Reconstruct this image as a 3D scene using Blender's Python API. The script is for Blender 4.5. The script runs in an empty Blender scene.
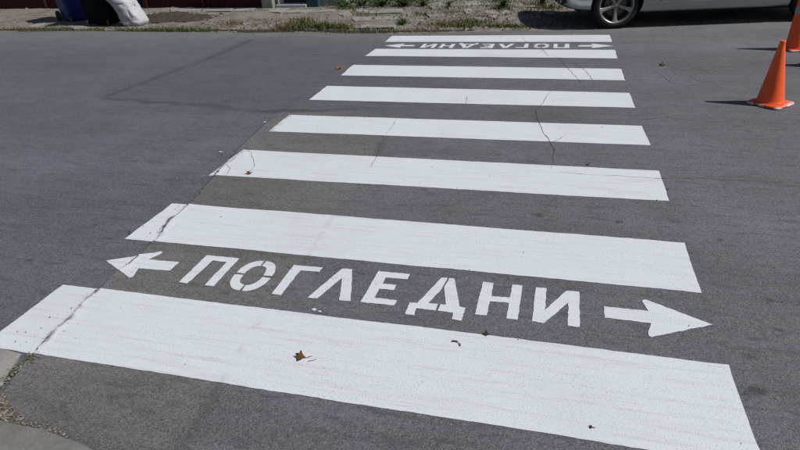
import bpy, bmesh, math, random
import numpy as np
from mathutils import Vector, Matrix

random.seed(7)
RNG = np.random.default_rng(11)
scene = bpy.context.scene
col = scene.collection

# ------------------------------------------------------------------ camera
CAM_H = 1.66
F_PX, YAW, PITCH, ROLL = 567.6, 0.272829, 0.497644, -0.054145      # solved from the stripe corners (800x450 photo)
cy_, sy_, cp_, sp_ = math.cos(YAW), math.sin(YAW), math.cos(PITCH), math.sin(PITCH)
FW = Vector((-sy_ * cp_, cy_ * cp_, -sp_)); R0 = Vector((cy_, sy_, 0)); U0 = R0.cross(FW)
RT = math.cos(ROLL) * R0 + math.sin(ROLL) * U0
UP = -math.sin(ROLL) * R0 + math.cos(ROLL) * U0
cam_d = bpy.data.cameras.new('camera'); cam = bpy.data.objects.new('camera', cam_d); col.objects.link(cam)
cam.matrix_world = Matrix(((RT.x, UP.x, -FW.x, 0), (RT.y, UP.y, -FW.y, 0), (RT.z, UP.z, -FW.z, CAM_H), (0, 0, 0, 1)))
cam_d.sensor_width = 36; cam_d.lens = F_PX / 800 * 36; cam_d.clip_start = 0.05; cam_d.clip_end = 2000
scene.camera = cam

# ------------------------------------------------------------------ sky, sun, exposure
SUN_EL, SUN_AZ = math.radians(49.0), math.radians(-3.5)              # azimuth measured from +x towards +y
world = bpy.data.worlds.new('World'); scene.world = world; world.use_nodes = True
wn = world.node_tree; bg = wn.nodes['Background']
sky = wn.nodes.new('ShaderNodeTexSky'); sky.sky_type = 'NISHITA'; sky.sun_disc = False
sky.sun_elevation = SUN_EL; sky.sun_rotation = math.radians(90) - SUN_AZ
wn.links.new(sky.outputs[0], bg.inputs[0]); bg.inputs[1].default_value = 0.05
sun_d = bpy.data.lights.new('sun', 'SUN'); sun_d.energy = 3.85; sun_d.angle = math.radians(0.53); sun_d.color = (1, 0.975, 0.945)
sun = bpy.data.objects.new('sun', sun_d); col.objects.link(sun)
sd = Vector((math.cos(SUN_EL) * math.cos(SUN_AZ), math.cos(SUN_EL) * math.sin(SUN_AZ), math.sin(SUN_EL)))
sun.location = sd * 30; sun.rotation_euler = sd.to_track_quat('Z', 'Y').to_euler()
scene.view_settings.view_transform = 'Standard'; scene.view_settings.look = 'None'
scene.view_settings.exposure = 0.0; scene.view_settings.gamma = 1; scene.view_settings.use_curve_mapping = False

# ------------------------------------------------------------------ helpers
def px(q, z=0.0):
    """photo pixel -> point where its ray meets the plane at height z"""
    d = FW + RT * ((q[0] - 400) / F_PX) - UP * ((q[1] - 225) / F_PX)
    t = (z - CAM_H) / d.z
    return (d.x * t, d.y * t)

def vnoise(x, y, seed=0):
    x = np.asarray(x, float); y = np.asarray(y, float)
    xi = np.floor(x).astype(np.int64); yi = np.floor(y).astype(np.int64); fx = x - xi; fy = y - yi
    def h(a, b):
        n = (a * 374761393 + b * 668265263 + seed * 974634777) & 0x7fffffff
        n = ((n ^ (n >> 13)) * 1274126177) & 0x7fffffff
        return ((n ^ (n >> 16)) & 0xffff) / 65535.0
    u = fx * fx * (3 - 2 * fx); v = fy * fy * (3 - 2 * fy)
    return (h(xi, yi) * (1 - u) + h(xi + 1, yi) * u) * (1 - v) + (h(xi, yi + 1) * (1 - u) + h(xi + 1, yi + 1) * u) * v - 0.5

def fbm(x, y, seed=0, o=4):
    s = 0; a = 1.0
    for k in range(o):
        s = s + a * vnoise(np.asarray(x) * 2 ** k, np.asarray(y) * 2 ** k, seed + k); a *= 0.5
    return s

def sstep(a, b, x):
    t = np.clip((np.asarray(x, float) - a) / (b - a), 0, 1); return t * t * (3 - 2 * t)

def poly_dist(X, Y, P):
    """distance from points to a polyline"""
    D = np.full(np.shape(X), 1e9)
    for (a, b) in zip(P[:-1], P[1:]):
        ax, ay = a; bx, by = b; dx, dy = bx - ax, by - ay
        t = np.clip(((X - ax) * dx + (Y - ay) * dy) / (dx * dx + dy * dy + 1e-12), 0, 1)
        D = np.minimum(D, np.hypot(X - ax - t * dx, Y - ay - t * dy))
    return D

def tag(o, label=None, cat=None, group=None, kind=None):
    if label: o['label'] = label
    if cat: o['category'] = cat
    if group: o['group'] = group
    if kind: o['kind'] = kind
    return o

def empty(name, loc=(0, 0, 0), rz=0.0):
    o = bpy.data.objects.new(name, None); col.objects.link(o); o.location = loc; o.rotation_euler = (0, 0, rz)
    o.empty_display_size = 0.1
    return o

def link(name, me, m=None, parent=None):
    o = bpy.data.objects.new(name, me); col.objects.link(o)
    if m is not None and not me.materials: me.materials.append(m)
    if parent is not None: o.parent = parent
    return o

def from_bm(name, bm, m=None, parent=None, smooth=False, normals=True):
    if normals: bmesh.ops.recalc_face_normals(bm, faces=bm.faces)
    if smooth:
        for f in bm.faces: f.smooth = True
    me = bpy.data.meshes.new(name); bm.to_mesh(me); bm.free()
    return link(name, me, m, parent)

def smooth_angle(o, deg=35):
    me = o.data
    for p in me.polygons: p.use_smooth = True
    bm = bmesh.new(); bm.from_mesh(me)
    for e in bm.edges:
        if len(e.link_faces) == 2 and e.calc_face_angle(0) > math.radians(deg): e.smooth = False
    bm.to_mesh(me); bm.free()
    return o

def grid_mesh(name, X, Y, Z, keep=None, attrs=None):
    """X,Y,Z 2-D arrays -> quad mesh; keep masks quads; attrs = {name: (n,m,4)} point colours"""
    n, m = X.shape
    co = np.stack([X, Y, Z], -1).reshape(-1, 3)
    idx = np.arange(n * m).reshape(n, m)
    q = np.stack([idx[:-1, :-1], idx[:-1, 1:], idx[1:, 1:], idx[1:, :-1]], -1)
    q = q[keep] if keep is not None else q.reshape(-1, 4)
    me = bpy.data.meshes.new(name)
    me.vertices.add(len(co)); me.vertices.foreach_set('co', co.ravel())
    me.loops.add(q.size); me.loops.foreach_set('vertex_index', q.ravel().astype(np.int32))
    me.polygons.add(len(q)); me.polygons.foreach_set('loop_start', np.arange(0, q.size, 4, dtype=np.int32))
    me.update(calc_edges=True)
    for k, A in (attrs or {}).items():
        at = me.attributes.new(k, 'FLOAT_COLOR', 'POINT'); at.data.foreach_set('color', A.reshape(-1, 4).ravel().astype(np.float32))
    me.polygons.foreach_set('use_smooth', np.ones(len(q), bool))
    me.validate(); return me

def bm_box(bm, lo, hi, bev=0.0):
    x0, y0, z0 = lo; x1, y1, z1 = hi
    vs = [bm.verts.new(c) for c in ((x0, y0, z0), (x1, y0, z0), (x1, y1, z0), (x0, y1, z0), (x0, y0, z1), (x1, y0, z1), (x1, y1, z1), (x0, y1, z1))]
    fs = [bm.faces.new([vs[i] for i in f]) for f in ((3, 2, 1, 0), (4, 5, 6, 7), (0, 1, 5, 4), (1, 2, 6, 5), (2, 3, 7, 6), (3, 0, 4, 7))]
    if bev > 0:
        es = list({e for f in fs for e in f.edges})
        bmesh.ops.bevel(bm, geom=es, offset=bev, segments=2, profile=0.5, affect='EDGES')

def box_obj(name, lo, hi, m, parent=None, bev=0.0):
    bm = bmesh.new(); bm_box(bm, lo, hi, bev); return from_bm(name, bm, m, parent)

def bm_lathe(bm, prof, n=48, axis='Z', cap=True):
    rings = []
    for r, z in prof:
        ring = []
        for k in range(n):
            a = 2 * math.pi * k / n; c, s = r * math.cos(a), r * math.sin(a)
            ring.append(bm.verts.new((c, s, z) if axis == 'Z' else (c, z, s)))
        rings.append(ring)
    for a, b in zip(rings[:-1], rings[1:]):
        for k in range(n): bm.faces.new((a[k], a[(k + 1) % n], b[(k + 1) % n], b[k]))
    if cap:
        bm.faces.new(rings[0][::-1]); bm.faces.new(rings[-1])
    return rings

def bm_tube(bm, pts, r, n=6):
    rings = []
    for i, p in enumerate(pts):
        p = Vector(p); a = Vector(pts[max(0, i - 1)]); b = Vector(pts[min(len(pts) - 1, i + 1)])
        t = (b - a).normalized(); s = t.orthogonal().normalized(); u = t.cross(s)
        rr = r[i] if isinstance(r, (list, tuple)) else r
        rings.append([bm.verts.new(p + s * (rr * math.cos(2 * math.pi * k / n)) + u * (rr * math.sin(2 * math.pi * k / n))) for k in range(n)])
    for a, b in zip(rings[:-1], rings[1:]):
        for k in range(n): bm.faces.new((a[k], a[(k + 1) % n], b[(k + 1) % n], b[k]))
    bm.faces.new(rings[0][::-1]); bm.faces.new(rings[-1])

def bm_prism(bm, pts, z0, z1):
    a = [bm.verts.new((x, y, z0)) for x, y in pts]; b = [bm.verts.new((x, y, z1)) for x, y in pts]
    bm.faces.new(a[::-1]); bm.faces.new(b)
    for k in range(len(pts)): bm.faces.new((a[k], a[(k + 1) % len(pts)], b[(k + 1) % len(pts)], b[k]))

# ------------------------------------------------------------------ materials
class NT:
    def __init__(s, name):
        s.m = bpy.data.materials.new(name); s.m.use_nodes = True; s.t = s.m.node_tree; s.b = s.t.nodes['Principled BSDF']
        s.co = s.t.nodes.new('ShaderNodeTexCoord').outputs['Object']
    def n(s, typ, **kw):
        x = s.t.nodes.new('ShaderNode' + typ)
        for k, v in kw.items(): setattr(x, k, v)
        return x
    def put(s, sock, v):
        if isinstance(v, bpy.types.NodeSocket): s.t.links.new(v, sock)
        else: sock.default_value = v
    def math(s, op, a, b=0.0, clamp=False):
        x = s.n('Math', operation=op, use_clamp=clamp); s.put(x.inputs[0], a); s.put(x.inputs[1], b); return x.outputs[0]
    def map(s, sc):
        x = s.n('Mapping'); s.put(x.inputs[0], s.co); x.inputs['Scale'].default_value = sc; return x.outputs[0]
    def noise(s, scale, detail=3, rough=0.5, co=None, dist=0.0):
        x = s.n('TexNoise'); s.put(x.inputs['Vector'], co or s.co); x.inputs['Scale'].default_value = scale
        x.inputs['Detail'].default_value = detail; x.inputs['Roughness'].default_value = rough; x.inputs['Distortion'].default_value = dist
        return x.outputs[0]
    def voro(s, scale, co=None, feature='F1'):
        x = s.n('TexVoronoi', feature=feature); s.put(x.inputs['Vector'], co or s.co); x.inputs['Scale'].default_value = scale; return x
    def ramp(s, v, a, b, lo=0.0, hi=1.0):
        x = s.n('MapRange', interpolation_type='SMOOTHSTEP'); s.put(x.inputs[0], v)
        for i, k in enumerate((a, b, lo, hi)): s.put(x.inputs[1 + i], k)
        return x.outputs[0]
    def mix(s, f, a, b):
        x = s.n('Mix', data_type='RGBA'); s.put(x.inputs[0], f)
        for i, v in ((6, a), (7, b)): s.put(x.inputs[i], (*v, 1) if isinstance(v, tuple) and len(v) == 3 else v)
        return x.outputs[2]
    def scale(s, c, f):
        x = s.n('VectorMath', operation='SCALE'); s.put(x.inputs[0], c[:3] if isinstance(c, tuple) else c); s.put(x.inputs['Scale'], f); return x.outputs[0]
    def attr(s, name):
        x = s.n('Attribute'); x.attribute_name = name; return x
    def bump(s, h, dist=0.003, strength=0.5):
        x = s.n('Bump'); s.put(x.inputs['Height'], h); x.inputs['Distance'].default_value = dist; x.inputs['Strength'].default_value = strength
        s.put(s.b.inputs['Normal'], x.outputs[0])
    def out(s, c, rough=0.8, spec=0.3, metal=0.0):
        s.put(s.b.inputs['Base Color'], (*c, 1) if isinstance(c, tuple) and len(c) == 3 else c)
        s.put(s.b.inputs['Roughness'], rough); s.b.inputs['Specular IOR Level'].default_value = spec; s.put(s.b.inputs['Metallic'], metal)
        return s.m

def simple(name, c, rough=0.6, spec=0.4, metal=0.0, var=0.15, scale=8, bump=0.0, bscale=60, coat=0.0):
    t = NT(name); f = t.math('ADD', 1 - var, t.math('MULTIPLY', t.noise(scale, 5, 0.6), 2 * var))
    if bump: t.bump(t.noise(bscale, 4), bump, 0.5)
    if coat: t.b.inputs['Coat Weight'].default_value = coat; t.b.inputs['Coat Roughness'].default_value = 0.05
    return t.out(t.scale(c, f), t.math('ADD', rough - 0.08, t.math('MULTIPLY', t.noise(scale * 2, 3), 0.16)), spec, metal)

def asphalt_factor(t, k=1.0):
    v = t.voro(210); r = t.n('SeparateColor'); t.put(r.inputs[0], v.outputs['Color'])
    n1 = t.noise(330, 2); n2 = t.noise(2.2, 6, 0.62); n3 = t.noise(5, 5, 0.6, t.map((0.35, 2.6, 1))); n4 = t.noise(38, 4, 0.65)
    f = 1.0
    for s_, w in ((r.outputs[0], 0.62 * k), (n1, 0.8 * k), (n2, 0.5), (n3, 0.4), (n4, 0.6 * k)):
        f = t.math('ADD', f, t.math('MULTIPLY', t.math('SUBTRACT', s_, 0.5), w))
    return f, r.outputs[1], v.outputs['Distance'], n1

def mat_asphalt():
    t = NT('asphalt'); a = t.attr('tone')
    f, rnd, dist, n1 = asphalt_factor(t)
    c = t.scale(a.outputs['Color'], f)
    c = t.mix(t.ramp(rnd, 0.92, 0.96, 0, 0.55), c, (0.25, 0.24, 0.22))           # pale stones
    c = t.mix(t.ramp(rnd, 0.09, 0.05, 0, 0.6), c, (0.035, 0.033, 0.034))         # open pores
    sm = t.noise(13, 6, 0.7, t.map((0.36, 1.5, 1)))
    c = t.mix(t.ramp(sm, 0.53, 0.66, 0, 0.58), c, (0.062, 0.062, 0.068))          # dark scuffs drawn out along the road
    c = t.mix(t.ramp(sm, 0.44, 0.30, 0, 0.30), c, (0.19, 0.19, 0.195))            # dusty, polished stone
    pt = t.noise(34, 5, 0.75, t.map((0.5, 1.1, 1))); c = t.mix(t.ramp(pt, 0.60, 0.70, 0, 0.6), c, (0.05, 0.05, 0.054))   # plucked-out stones
    sp = t.noise(9, 6, 0.75)
    c = t.mix(t.ramp(sp, 0.69, 0.76, 0, 0.55), c, (0.045, 0.043, 0.045))         # oil and tar spots
    h = t.math('ADD', t.math('MULTIPLY', dist, -0.7), t.math('MULTIPLY', n1, 0.5))
    t.bump(h, 0.004, 0.55)
    return t.out(c, t.math('ADD', 0.72, t.math('MULTIPLY', n1, 0.3)), 0.35)

def mat_paint():
    t = NT('road_paint')
    v = t.voro(150); big = t.noise(1.6, 4, 0.6); n = t.noise(130, 3, 0.6); n2 = t.noise(7, 6, 0.65)
    st = t.noise(4, 6, 0.65, t.map((0.45, 5.0, 1)))
    c = t.scale((0.652, 0.678, 0.710), t.math('ADD', 0.9, t.math('MULTIPLY', n2, 0.2)))
    c = t.mix(t.ramp(st, 0.50, 0.80, 0, 0.34), c, (0.47, 0.465, 0.45))                     # tyre dirt drawn along the road
    rot = t.n('Mapping'); t.put(rot.inputs[0], t.co); rot.inputs['Rotation'].default_value = (0, 0, 0.30); rot.inputs['Scale'].default_value = (0.6, 11, 1)
    c = t.mix(t.ramp(t.noise(3.2, 6, 0.7, rot.outputs[0]), 0.49, 0.68, 0, 0.36), c, (0.42, 0.42, 0.42))   # roller and tyre smears
    c = t.mix(t.ramp(t.noise(0.9, 4, 0.6), 0.45, 0.75, 0, 0.22), c, (0.45, 0.46, 0.47))
    c = t.mix(t.ramp(v.outputs['Distance'], 0.45, 0.85, 0, 0.16), c, (0.3, 0.3, 0.31))   # grime between the stones
    fine = t.noise(300, 2, 0.6); c = t.mix(t.ramp(t.math('ADD', fine, t.math('MULTIPLY', t.math('SUBTRACT', n2, 0.5), 0.5)), 0.60, 0.70, 0, 0.42), c, (0.2, 0.2, 0.2))
    w = t.math('ADD', n, t.math('MULTIPLY', t.math('SUBTRACT', big, 0.5), 0.42))
    c = t.mix(t.ramp(w, 0.65, 0.73, 0, 0.5), c, (0.13, 0.128, 0.13))                    # pits worn through to asphalt
    ag = t.attr('wear'); c = t.mix(t.math('MULTIPLY', ag.outputs['Fac'], t.ramp(n2, 0.42, 0.6)), c, (0.15, 0.14, 0.13))
    h = t.math('ADD', t.math('MULTIPLY', v.outputs['Distance'], -0.7), t.math('MULTIPLY', n, 0.5))
    t.bump(h, 0.0016, 0.45)
    return t.out(c, 0.66, 0.3)

def mat_dirt():
    t = NT('dry_dirt'); a = t.noise(1.3, 6, 0.65); b = t.noise(14, 6, 0.7); v = t.voro(45); r = t.n('SeparateColor'); t.put(r.inputs[0], v.outputs['Color'])
    c = t.mix(t.ramp(a, 0.35, 0.65), (0.165, 0.137, 0.118), (0.235, 0.205, 0.182))
    c = t.mix(t.ramp(b, 0.5, 0.72, 0, 0.7), c, (0.105, 0.088, 0.062))
    c = t.mix(t.ramp(t.noise(4.5, 6, 0.7), 0.52, 0.68, 0, 0.75), c, (0.075, 0.07, 0.04))
    c = t.mix(t.ramp(r.outputs[0], 0.86, 0.9, 0, 0.7), c, (0.36, 0.34, 0.31))
    t.bump(t.math('ADD', t.math('MULTIPLY', v.outputs['Distance'], -0.5), b), 0.02, 0.7)
    return t.out(c, 0.92, 0.15)

def mat_concrete(name='concrete', c0=(0.31, 0.295, 0.27), c1=(0.215, 0.2, 0.18)):
    t = NT(name); a = t.noise(3.5, 6, 0.65); b = t.noise(60, 4, 0.7); sp = t.noise(22, 5, 0.7)
    c = t.mix(t.ramp(a, 0.35, 0.68), c0, c1)
    c = t.scale(c, t.math('ADD', 0.75, t.math('MULTIPLY', b, 0.5)))
    c = t.mix(t.ramp(sp, 0.62, 0.72, 0, 0.6), c, (0.09, 0.085, 0.075))
    t.bump(b, 0.006, 0.6)
    return t.out(c, 0.9, 0.2)

def mat_leaf(name, c, c2):
    t = NT(name); info = t.n('ObjectInfo'); g = t.noise(3.0, 4, 0.6)
    c_ = t.mix(t.ramp(g, 0.38, 0.62), c, c2)
    f = t.attr('shade').outputs['Fac']; c_ = t.scale(c_, t.math('ADD', 0.6, t.math('MULTIPLY', f, 0.8)))
    t.b.inputs['Subsurface Weight'].default_value = 0.0
    return t.out(c_, 0.6, 0.3)

def mat_cone():
    t = NT('cone_orange'); n = t.noise(9, 5, 0.65); n2 = t.noise(26, 5, 0.7)
    c = t.mix(t.ramp(n, 0.4, 0.7), (0.93, 0.125, 0.026), (0.84, 0.105, 0.025))
    c = t.mix(t.ramp(n2, 0.62, 0.75, 0, 0.4), c, (0.33, 0.10, 0.05))
    t.bump(n2, 0.002, 0.3)
    return t.out(c, 0.5, 0.4)

def mat_cone_base():
    t = NT('cone_base_orange'); n2 = t.noise(17, 5, 0.7); w = t.noise(19, 5, 0.6)
    c = t.mix(t.ramp(n2, 0.35, 0.7), (0.74, 0.10, 0.022), (0.48, 0.07, 0.025))
    # white road paint splashed on the rim while the crossing was sprayed
    geo = t.n('SeparateXYZ'); t.put(geo.inputs[0], t.co)
    rim = t.ramp(geo.outputs[2], 0.030, 0.016)
    c = t.mix(t.math('MULTIPLY', rim, t.ramp(w, 0.47, 0.54)), c, (0.66, 0.66, 0.68))
    t.bump(n2, 0.003, 0.4)
    return t.out(c, 0.6, 0.35)

def mat_sack():
    t = NT('woven_sack'); a = t.noise(6, 5, 0.6); v = t.noise(160, 2); n = t.noise(14, 5, 0.6)
    c = t.mix(t.ramp(a, 0.4, 0.75), (0.50, 0.495, 0.51), (0.36, 0.355, 0.36))
    t.bump(t.math('ADD', t.math('MULTIPLY', n, 0.4), t.math('MULTIPLY', v, 0.15)), 0.03, 0.8)
    return t.out(c, 0.65, 0.3)

M = dict(
    asphalt=mat_asphalt(), paint=mat_paint(), dirt=mat_dirt(), concrete=mat_concrete(),
    kerb=mat_concrete('kerb_concrete', (0.205, 0.20, 0.19), (0.145, 0.14, 0.13)),
    crack=simple('crack_filling', (0.082, 0.078, 0.076), 0.95, 0.1, var=0.4, scale=40),
    soil=simple('dark_soil', (0.065, 0.055, 0.047), 0.95, 0.1, var=0.45, scale=12, bump=0.03, bscale=25),
    grass=mat_leaf('grass_blades', (0.045, 0.085, 0.022), (0.085, 0.105, 0.03)),
    straw=mat_leaf('dry_grass', (0.20, 0.13, 0.05), (0.13, 0.11, 0.04)),
    weed=mat_leaf('weed_leaves', (0.045, 0.105, 0.026), (0.075, 0.13, 0.034)),
    leafbrown=simple('dead_leaf', (0.24, 0.105, 0.045), 0.75, 0.2, var=0.5, scale=45),
    leafdark=simple('old_leaf', (0.10, 0.06, 0.035), 0.8, 0.2, var=0.5, scale=45),
    leaforange=simple('orange_leaf', (0.46, 0.22, 0.08), 0.7, 0.2, var=0.4, scale=45),
    twig=simple('twig_bark', (0.09, 0.075, 0.06), 0.9, 0.1, var=0.4, scale=40),
    cone=mat_cone(), conebase=mat_cone_base(),
    band=simple('grey_reflective_band', (0.30, 0.31, 0.32), 0.4, 0.5, var=0.25, scale=20),
    blue=simple('blue_plastic', (0.012, 0.02, 0.17), 0.5, 0.4, var=0.2, scale=6),
    black=simple('black_plastic', (0.004, 0.005, 0.007), 0.8, 0.1, var=0.3, scale=6),
    rubber=simple('tyre_rubber', (0.018, 0.018, 0.02), 0.82, 0.3, var=0.35, scale=14, bump=0.002, bscale=120),
    sack=mat_sack(),
    carpaint=simple('silver_paint', (0.40, 0.44, 0.45), 0.30, 0.5, 0.85, var=0.04, scale=3, coat=0.7),
    alloy=simple('alloy_wheel', (0.30, 0.285, 0.275), 0.42, 0.5, 0.6, var=0.12, scale=12),
    chrome=simple('bright_metal', (0.62, 0.63, 0.64), 0.22, 0.5, 0.9, var=0.05),
    trim=simple('black_trim', (0.018, 0.018, 0.02), 0.6, 0.35, var=0.2),
    glass=simple('dark_car_glass', (0.01, 0.012, 0.014), 0.06, 0.6, var=0.02),
    lampglass=simple('lamp_glass', (0.55, 0.57, 0.6), 0.08, 0.6, 0.3, var=0.05),
    redlamp=simple('red_lamp', (0.35, 0.01, 0.012), 0.12, 0.6, var=0.05),
    brake=simple('brake_steel', (0.10, 0.09, 0.085), 0.5, 0.4, 0.6, var=0.3, scale=20),
    maroon=simple('maroon_paint', (0.095, 0.018, 0.024), 0.55, 0.4, var=0.25, scale=4, bump=0.002, bscale=40),
    navy=simple('dark_door_and_opening', (0.012, 0.014, 0.028), 0.5, 0.4, var=0.25, scale=5),
    plaster=simple('cream_plaster', (0.48, 0.44, 0.36), 0.9, 0.2, var=0.14, scale=2.5, bump=0.004, bscale=70),
    whitewood=simple('weathered_white_paint', (0.52, 0.53, 0.52), 0.6, 0.3, var=0.16, scale=9),
    teal=simple('teal_paint', (0.018, 0.075, 0.085), 0.5, 0.4, var=0.2, scale=7),
    rooftile=simple('clay_roof', (0.30, 0.105, 0.06), 0.85, 0.2, var=0.3, scale=9),
    wpane=simple('window_pane', (0.03, 0.035, 0.04), 0.05, 0.6, var=0.02),
    paper=simple('pale_plastic_scrap', (0.72, 0.55, 0.54), 0.6, 0.3, var=0.2, scale=50),
)

# ------------------------------------------------------------------ layout read off the photograph
MAIN_CRACK = [px(q) for q in ((-14, 412), (8, 383), (33, 354), (43, 342), (52, 332), (70, 318), (80, 305), (98, 290), (108, 278), (117, 270), (124, 267), (130, 262),
              (137, 257), (142, 252), (150, 243), (157, 239), (163, 230), (170, 219), (178, 214), (187, 206), (196, 196), (209, 181), (218, 171), (224, 165), (238, 149),
              (255, 133), (268, 121), (283, 110))]
mc = np.array(MAIN_CRACK); mo = np.argsort(mc[:, 1])
def crack_x(y): return np.interp(y, mc[mo, 1], mc[mo, 0])
JOINT = [px(q) for q in ((176, 450), (200, 420), (215, 395), (258, 322), (300, 268), (334, 214), (346, 197), (372, 167), (385, 135), (397, 120))]
jn = np.array(JOINT)
def joint_x(y): return np.interp(y, jn[:, 1], jn[:, 0])
PATCH = [px(q) for q in ((252, 40), (205, 60), (150, 80), (103, 98), (150, 102), (200, 105), (240, 109), (265, 112), (330, 110), (378, 108))]
EDGE = np.array([(-60, 10.6), (-16, 9.72)] + [px(q) for q in ((0, 31), (60, 30.6), (120, 31), (180, 31.5), (250, 32), (300, 32), (350, 33), (400, 33), (450, 32.3), (500, 31.3), (530, 30.3))]
                + [(0.4, 9.62), (1.5, 9.78), (3, 10.02), (5, 10.15), (60, 10.4)])
def edge_y(x): return np.interp(x, EDGE[:, 0], EDGE[:, 1])

def crack_w(x, y):
    w = 0.003 + 0.028 * np.clip(fbm(np.asarray(y) * 4, 0 * np.asarray(y) + 3, 5, 3) + 0.12, 0, 1)
    return 0.72 * w * (1 - 0.45 * sstep(1.95, 2.1, y)) * (1 - 0.75 * sstep(3.0, 4.6, y)) * (0.25 + 0.75 * sstep(1.2, 1.5, y))

def crack_d(X, Y):
    return poly_dist(X + 0.02 * fbm(X * 13, Y * 13, 21, 3), Y + 0.02 * fbm(X * 13, Y * 13, 31, 3), MAIN_CRACK)

def road_h(X, Y, D=None):
    if D is None: D = crack_d(X, Y)
    w = crack_w(X, Y)
    near = 1 - sstep(4.3, 5.1, Y)
    left = (X < crack_x(Y)).astype(float)
    z = -0.014 * (1 - sstep(w * 0.35, w * 1.0, D)) * near * sstep(0.003, 0.008, w)
    lip = np.exp(-(np.maximum(D - w, 0) / 0.03) ** 2) * near
    z = z + lip * (0.002 + 0.003 * fbm(X * 20, Y * 20, 9, 2)) * (1 - 0.6 * left)
    return z - left * 0.006 * near * sstep(0.9, 0.1, D)

# ------------------------------------------------------------------ ground, road
g = 500.0
me = bpy.data.meshes.new('ground'); me.from_pydata([(-g, -g, -0.06), (g, -g, -0.06), (g, g, -0.06), (-g, g, -0.06)], [], [(0, 1, 2, 3)])
tag(link('ground', me, M['dirt']), kind='structure')

xs = np.concatenate([np.linspace(-80, -14, 34)[:-1], np.arange(-14, -6, 0.12), np.arange(-6, -2.9, 0.028), np.arange(-2.9, -1.95, 0.0065), np.arange(-1.95, 3.4, 0.024), np.arange(3.4, 9, 0.15), np.linspace(9, 80, 30)])
ys = np.concatenate([np.arange(1.02, 4.6, 0.011), np.arange(4.6, 6, 0.016), np.arange(6, 10.62, 0.03)])
X, Y = np.meshgrid(xs, ys)
D = crack_d(X, Y); Z = road_h(X, Y, D)
blue = np.array((0.104, 0.111, 0.128)); dark = np.array((0.117, 0.118, 0.130)); brown = np.array((0.134, 0.126, 0.124)); patch = np.array((0.100, 0.103, 0.116))
jx = joint_x(Y) + 0.02 * fbm(X * 5, Y * 5, 3, 3); cx = crack_x(Y)
T = np.broadcast_to(dark, X.shape + (3,)).copy()
def lay(mask, c):
    global T
    T = T * (1 - mask[..., None]) + c * mask[..., None]
lay(sstep(0.035, -0.035, X - jx) * sstep(5.25, 4.9, Y) * 0.9, brown)
lay(sstep(0.012, -0.012, X - cx) * (Y < 5.2), blue)
lay(sstep(-2.2, -2.9, X) * sstep(4.9, 5.3, Y), blue)
inp = sstep(-4.98, -4.86, X) * sstep(5.1, 5.25, Y + 0.12 * (X + 2.8)) * sstep(-0.6, -1.6, X)
lay(inp, patch)
dp = poly_dist(X + 0.05 * fbm(X * 4, Y * 4, 51, 3), Y + 0.05 * fbm(X * 4, Y * 4, 61, 3), PATCH)
lay(sstep(0.085, 0.02, dp) * (0.62 + 0.5 * fbm(X * 2, Y * 2, 71, 3)).clip(0, 1) * sstep(-1.2, -2.4, X), np.array((0.050, 0.051, 0.057)))
dj = np.abs(X - jx); lay(sstep(0.06, 0.0, dj) * sstep(0.0, 0.25, fbm(X * 1.5, Y * 1.5, 81, 3) + 0.14) * sstep(5.0, 4.2, Y) * 0.6, np.array((0.07, 0.066, 0.064)))
# broad random weathering along the carriageway; tone gets paler towards the far edge
T *= (1 + 0.20 * fbm(X * 0.25, Y * 1.1, 91, 4) + 0.13 * fbm(X * 0.9, Y * 0.9, 97, 4) + 0.10 * fbm(X * 1.2, Y * 6, 99, 3) + 0.14 * sstep(7.5, 9.3, Y))[..., None]
# spots of old tar
for k, (q, r) in enumerate((((752, 357), 0.020), ((757, 391), 0.030), ((745, 394), 0.014), ((485, 343), 0.016), ((408, 338), 0.010), ((780, 330), 0.010), ((540, 215), 0.03), ((620, 222), 0.025), ((770, 300), 0.02), ((720, 240), 0.015), ((30, 260), 0.02), ((95, 225), 0.018))):
    c = px(q); dd = np.hypot((X - c[0]) / 1.3, (Y - c[1]) / 0.9) + 0.6 * r * fbm(X * 45, Y * 45, 33 + k, 3)
    lay(sstep(r * 1.15, r * 0.55, dd) * 0.75, np.array((0.045, 0.044, 0.046)))
ed = edge_y(X) - Y
lay(sstep(1.1, 0.05, ed) * np.clip(0.42 + 0.8 * fbm(X * 0.9, Y * 2.2, 131, 4), 0, 0.8), np.array((0.19, 0.182, 0.172)))
# tar and dirt in and beside the open crack
wcr = crack_w(X, Y); nearm = sstep(5.15, 4.6, Y)
lay(sstep(2.6, 0.9, D / wcr) * nearm * 0.75, np.array((0.098, 0.092, 0.088)))
lay(sstep(1.0, 0.4, D / wcr) * nearm, np.array((0.085, 0.077, 0.068)))
road = tag(link('road', grid_mesh('road', X, Y, Z, attrs={'tone': np.concatenate([T, np.ones(T.shape[:2] + (1,))], -1)}), M['asphalt']), kind='structure')

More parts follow.
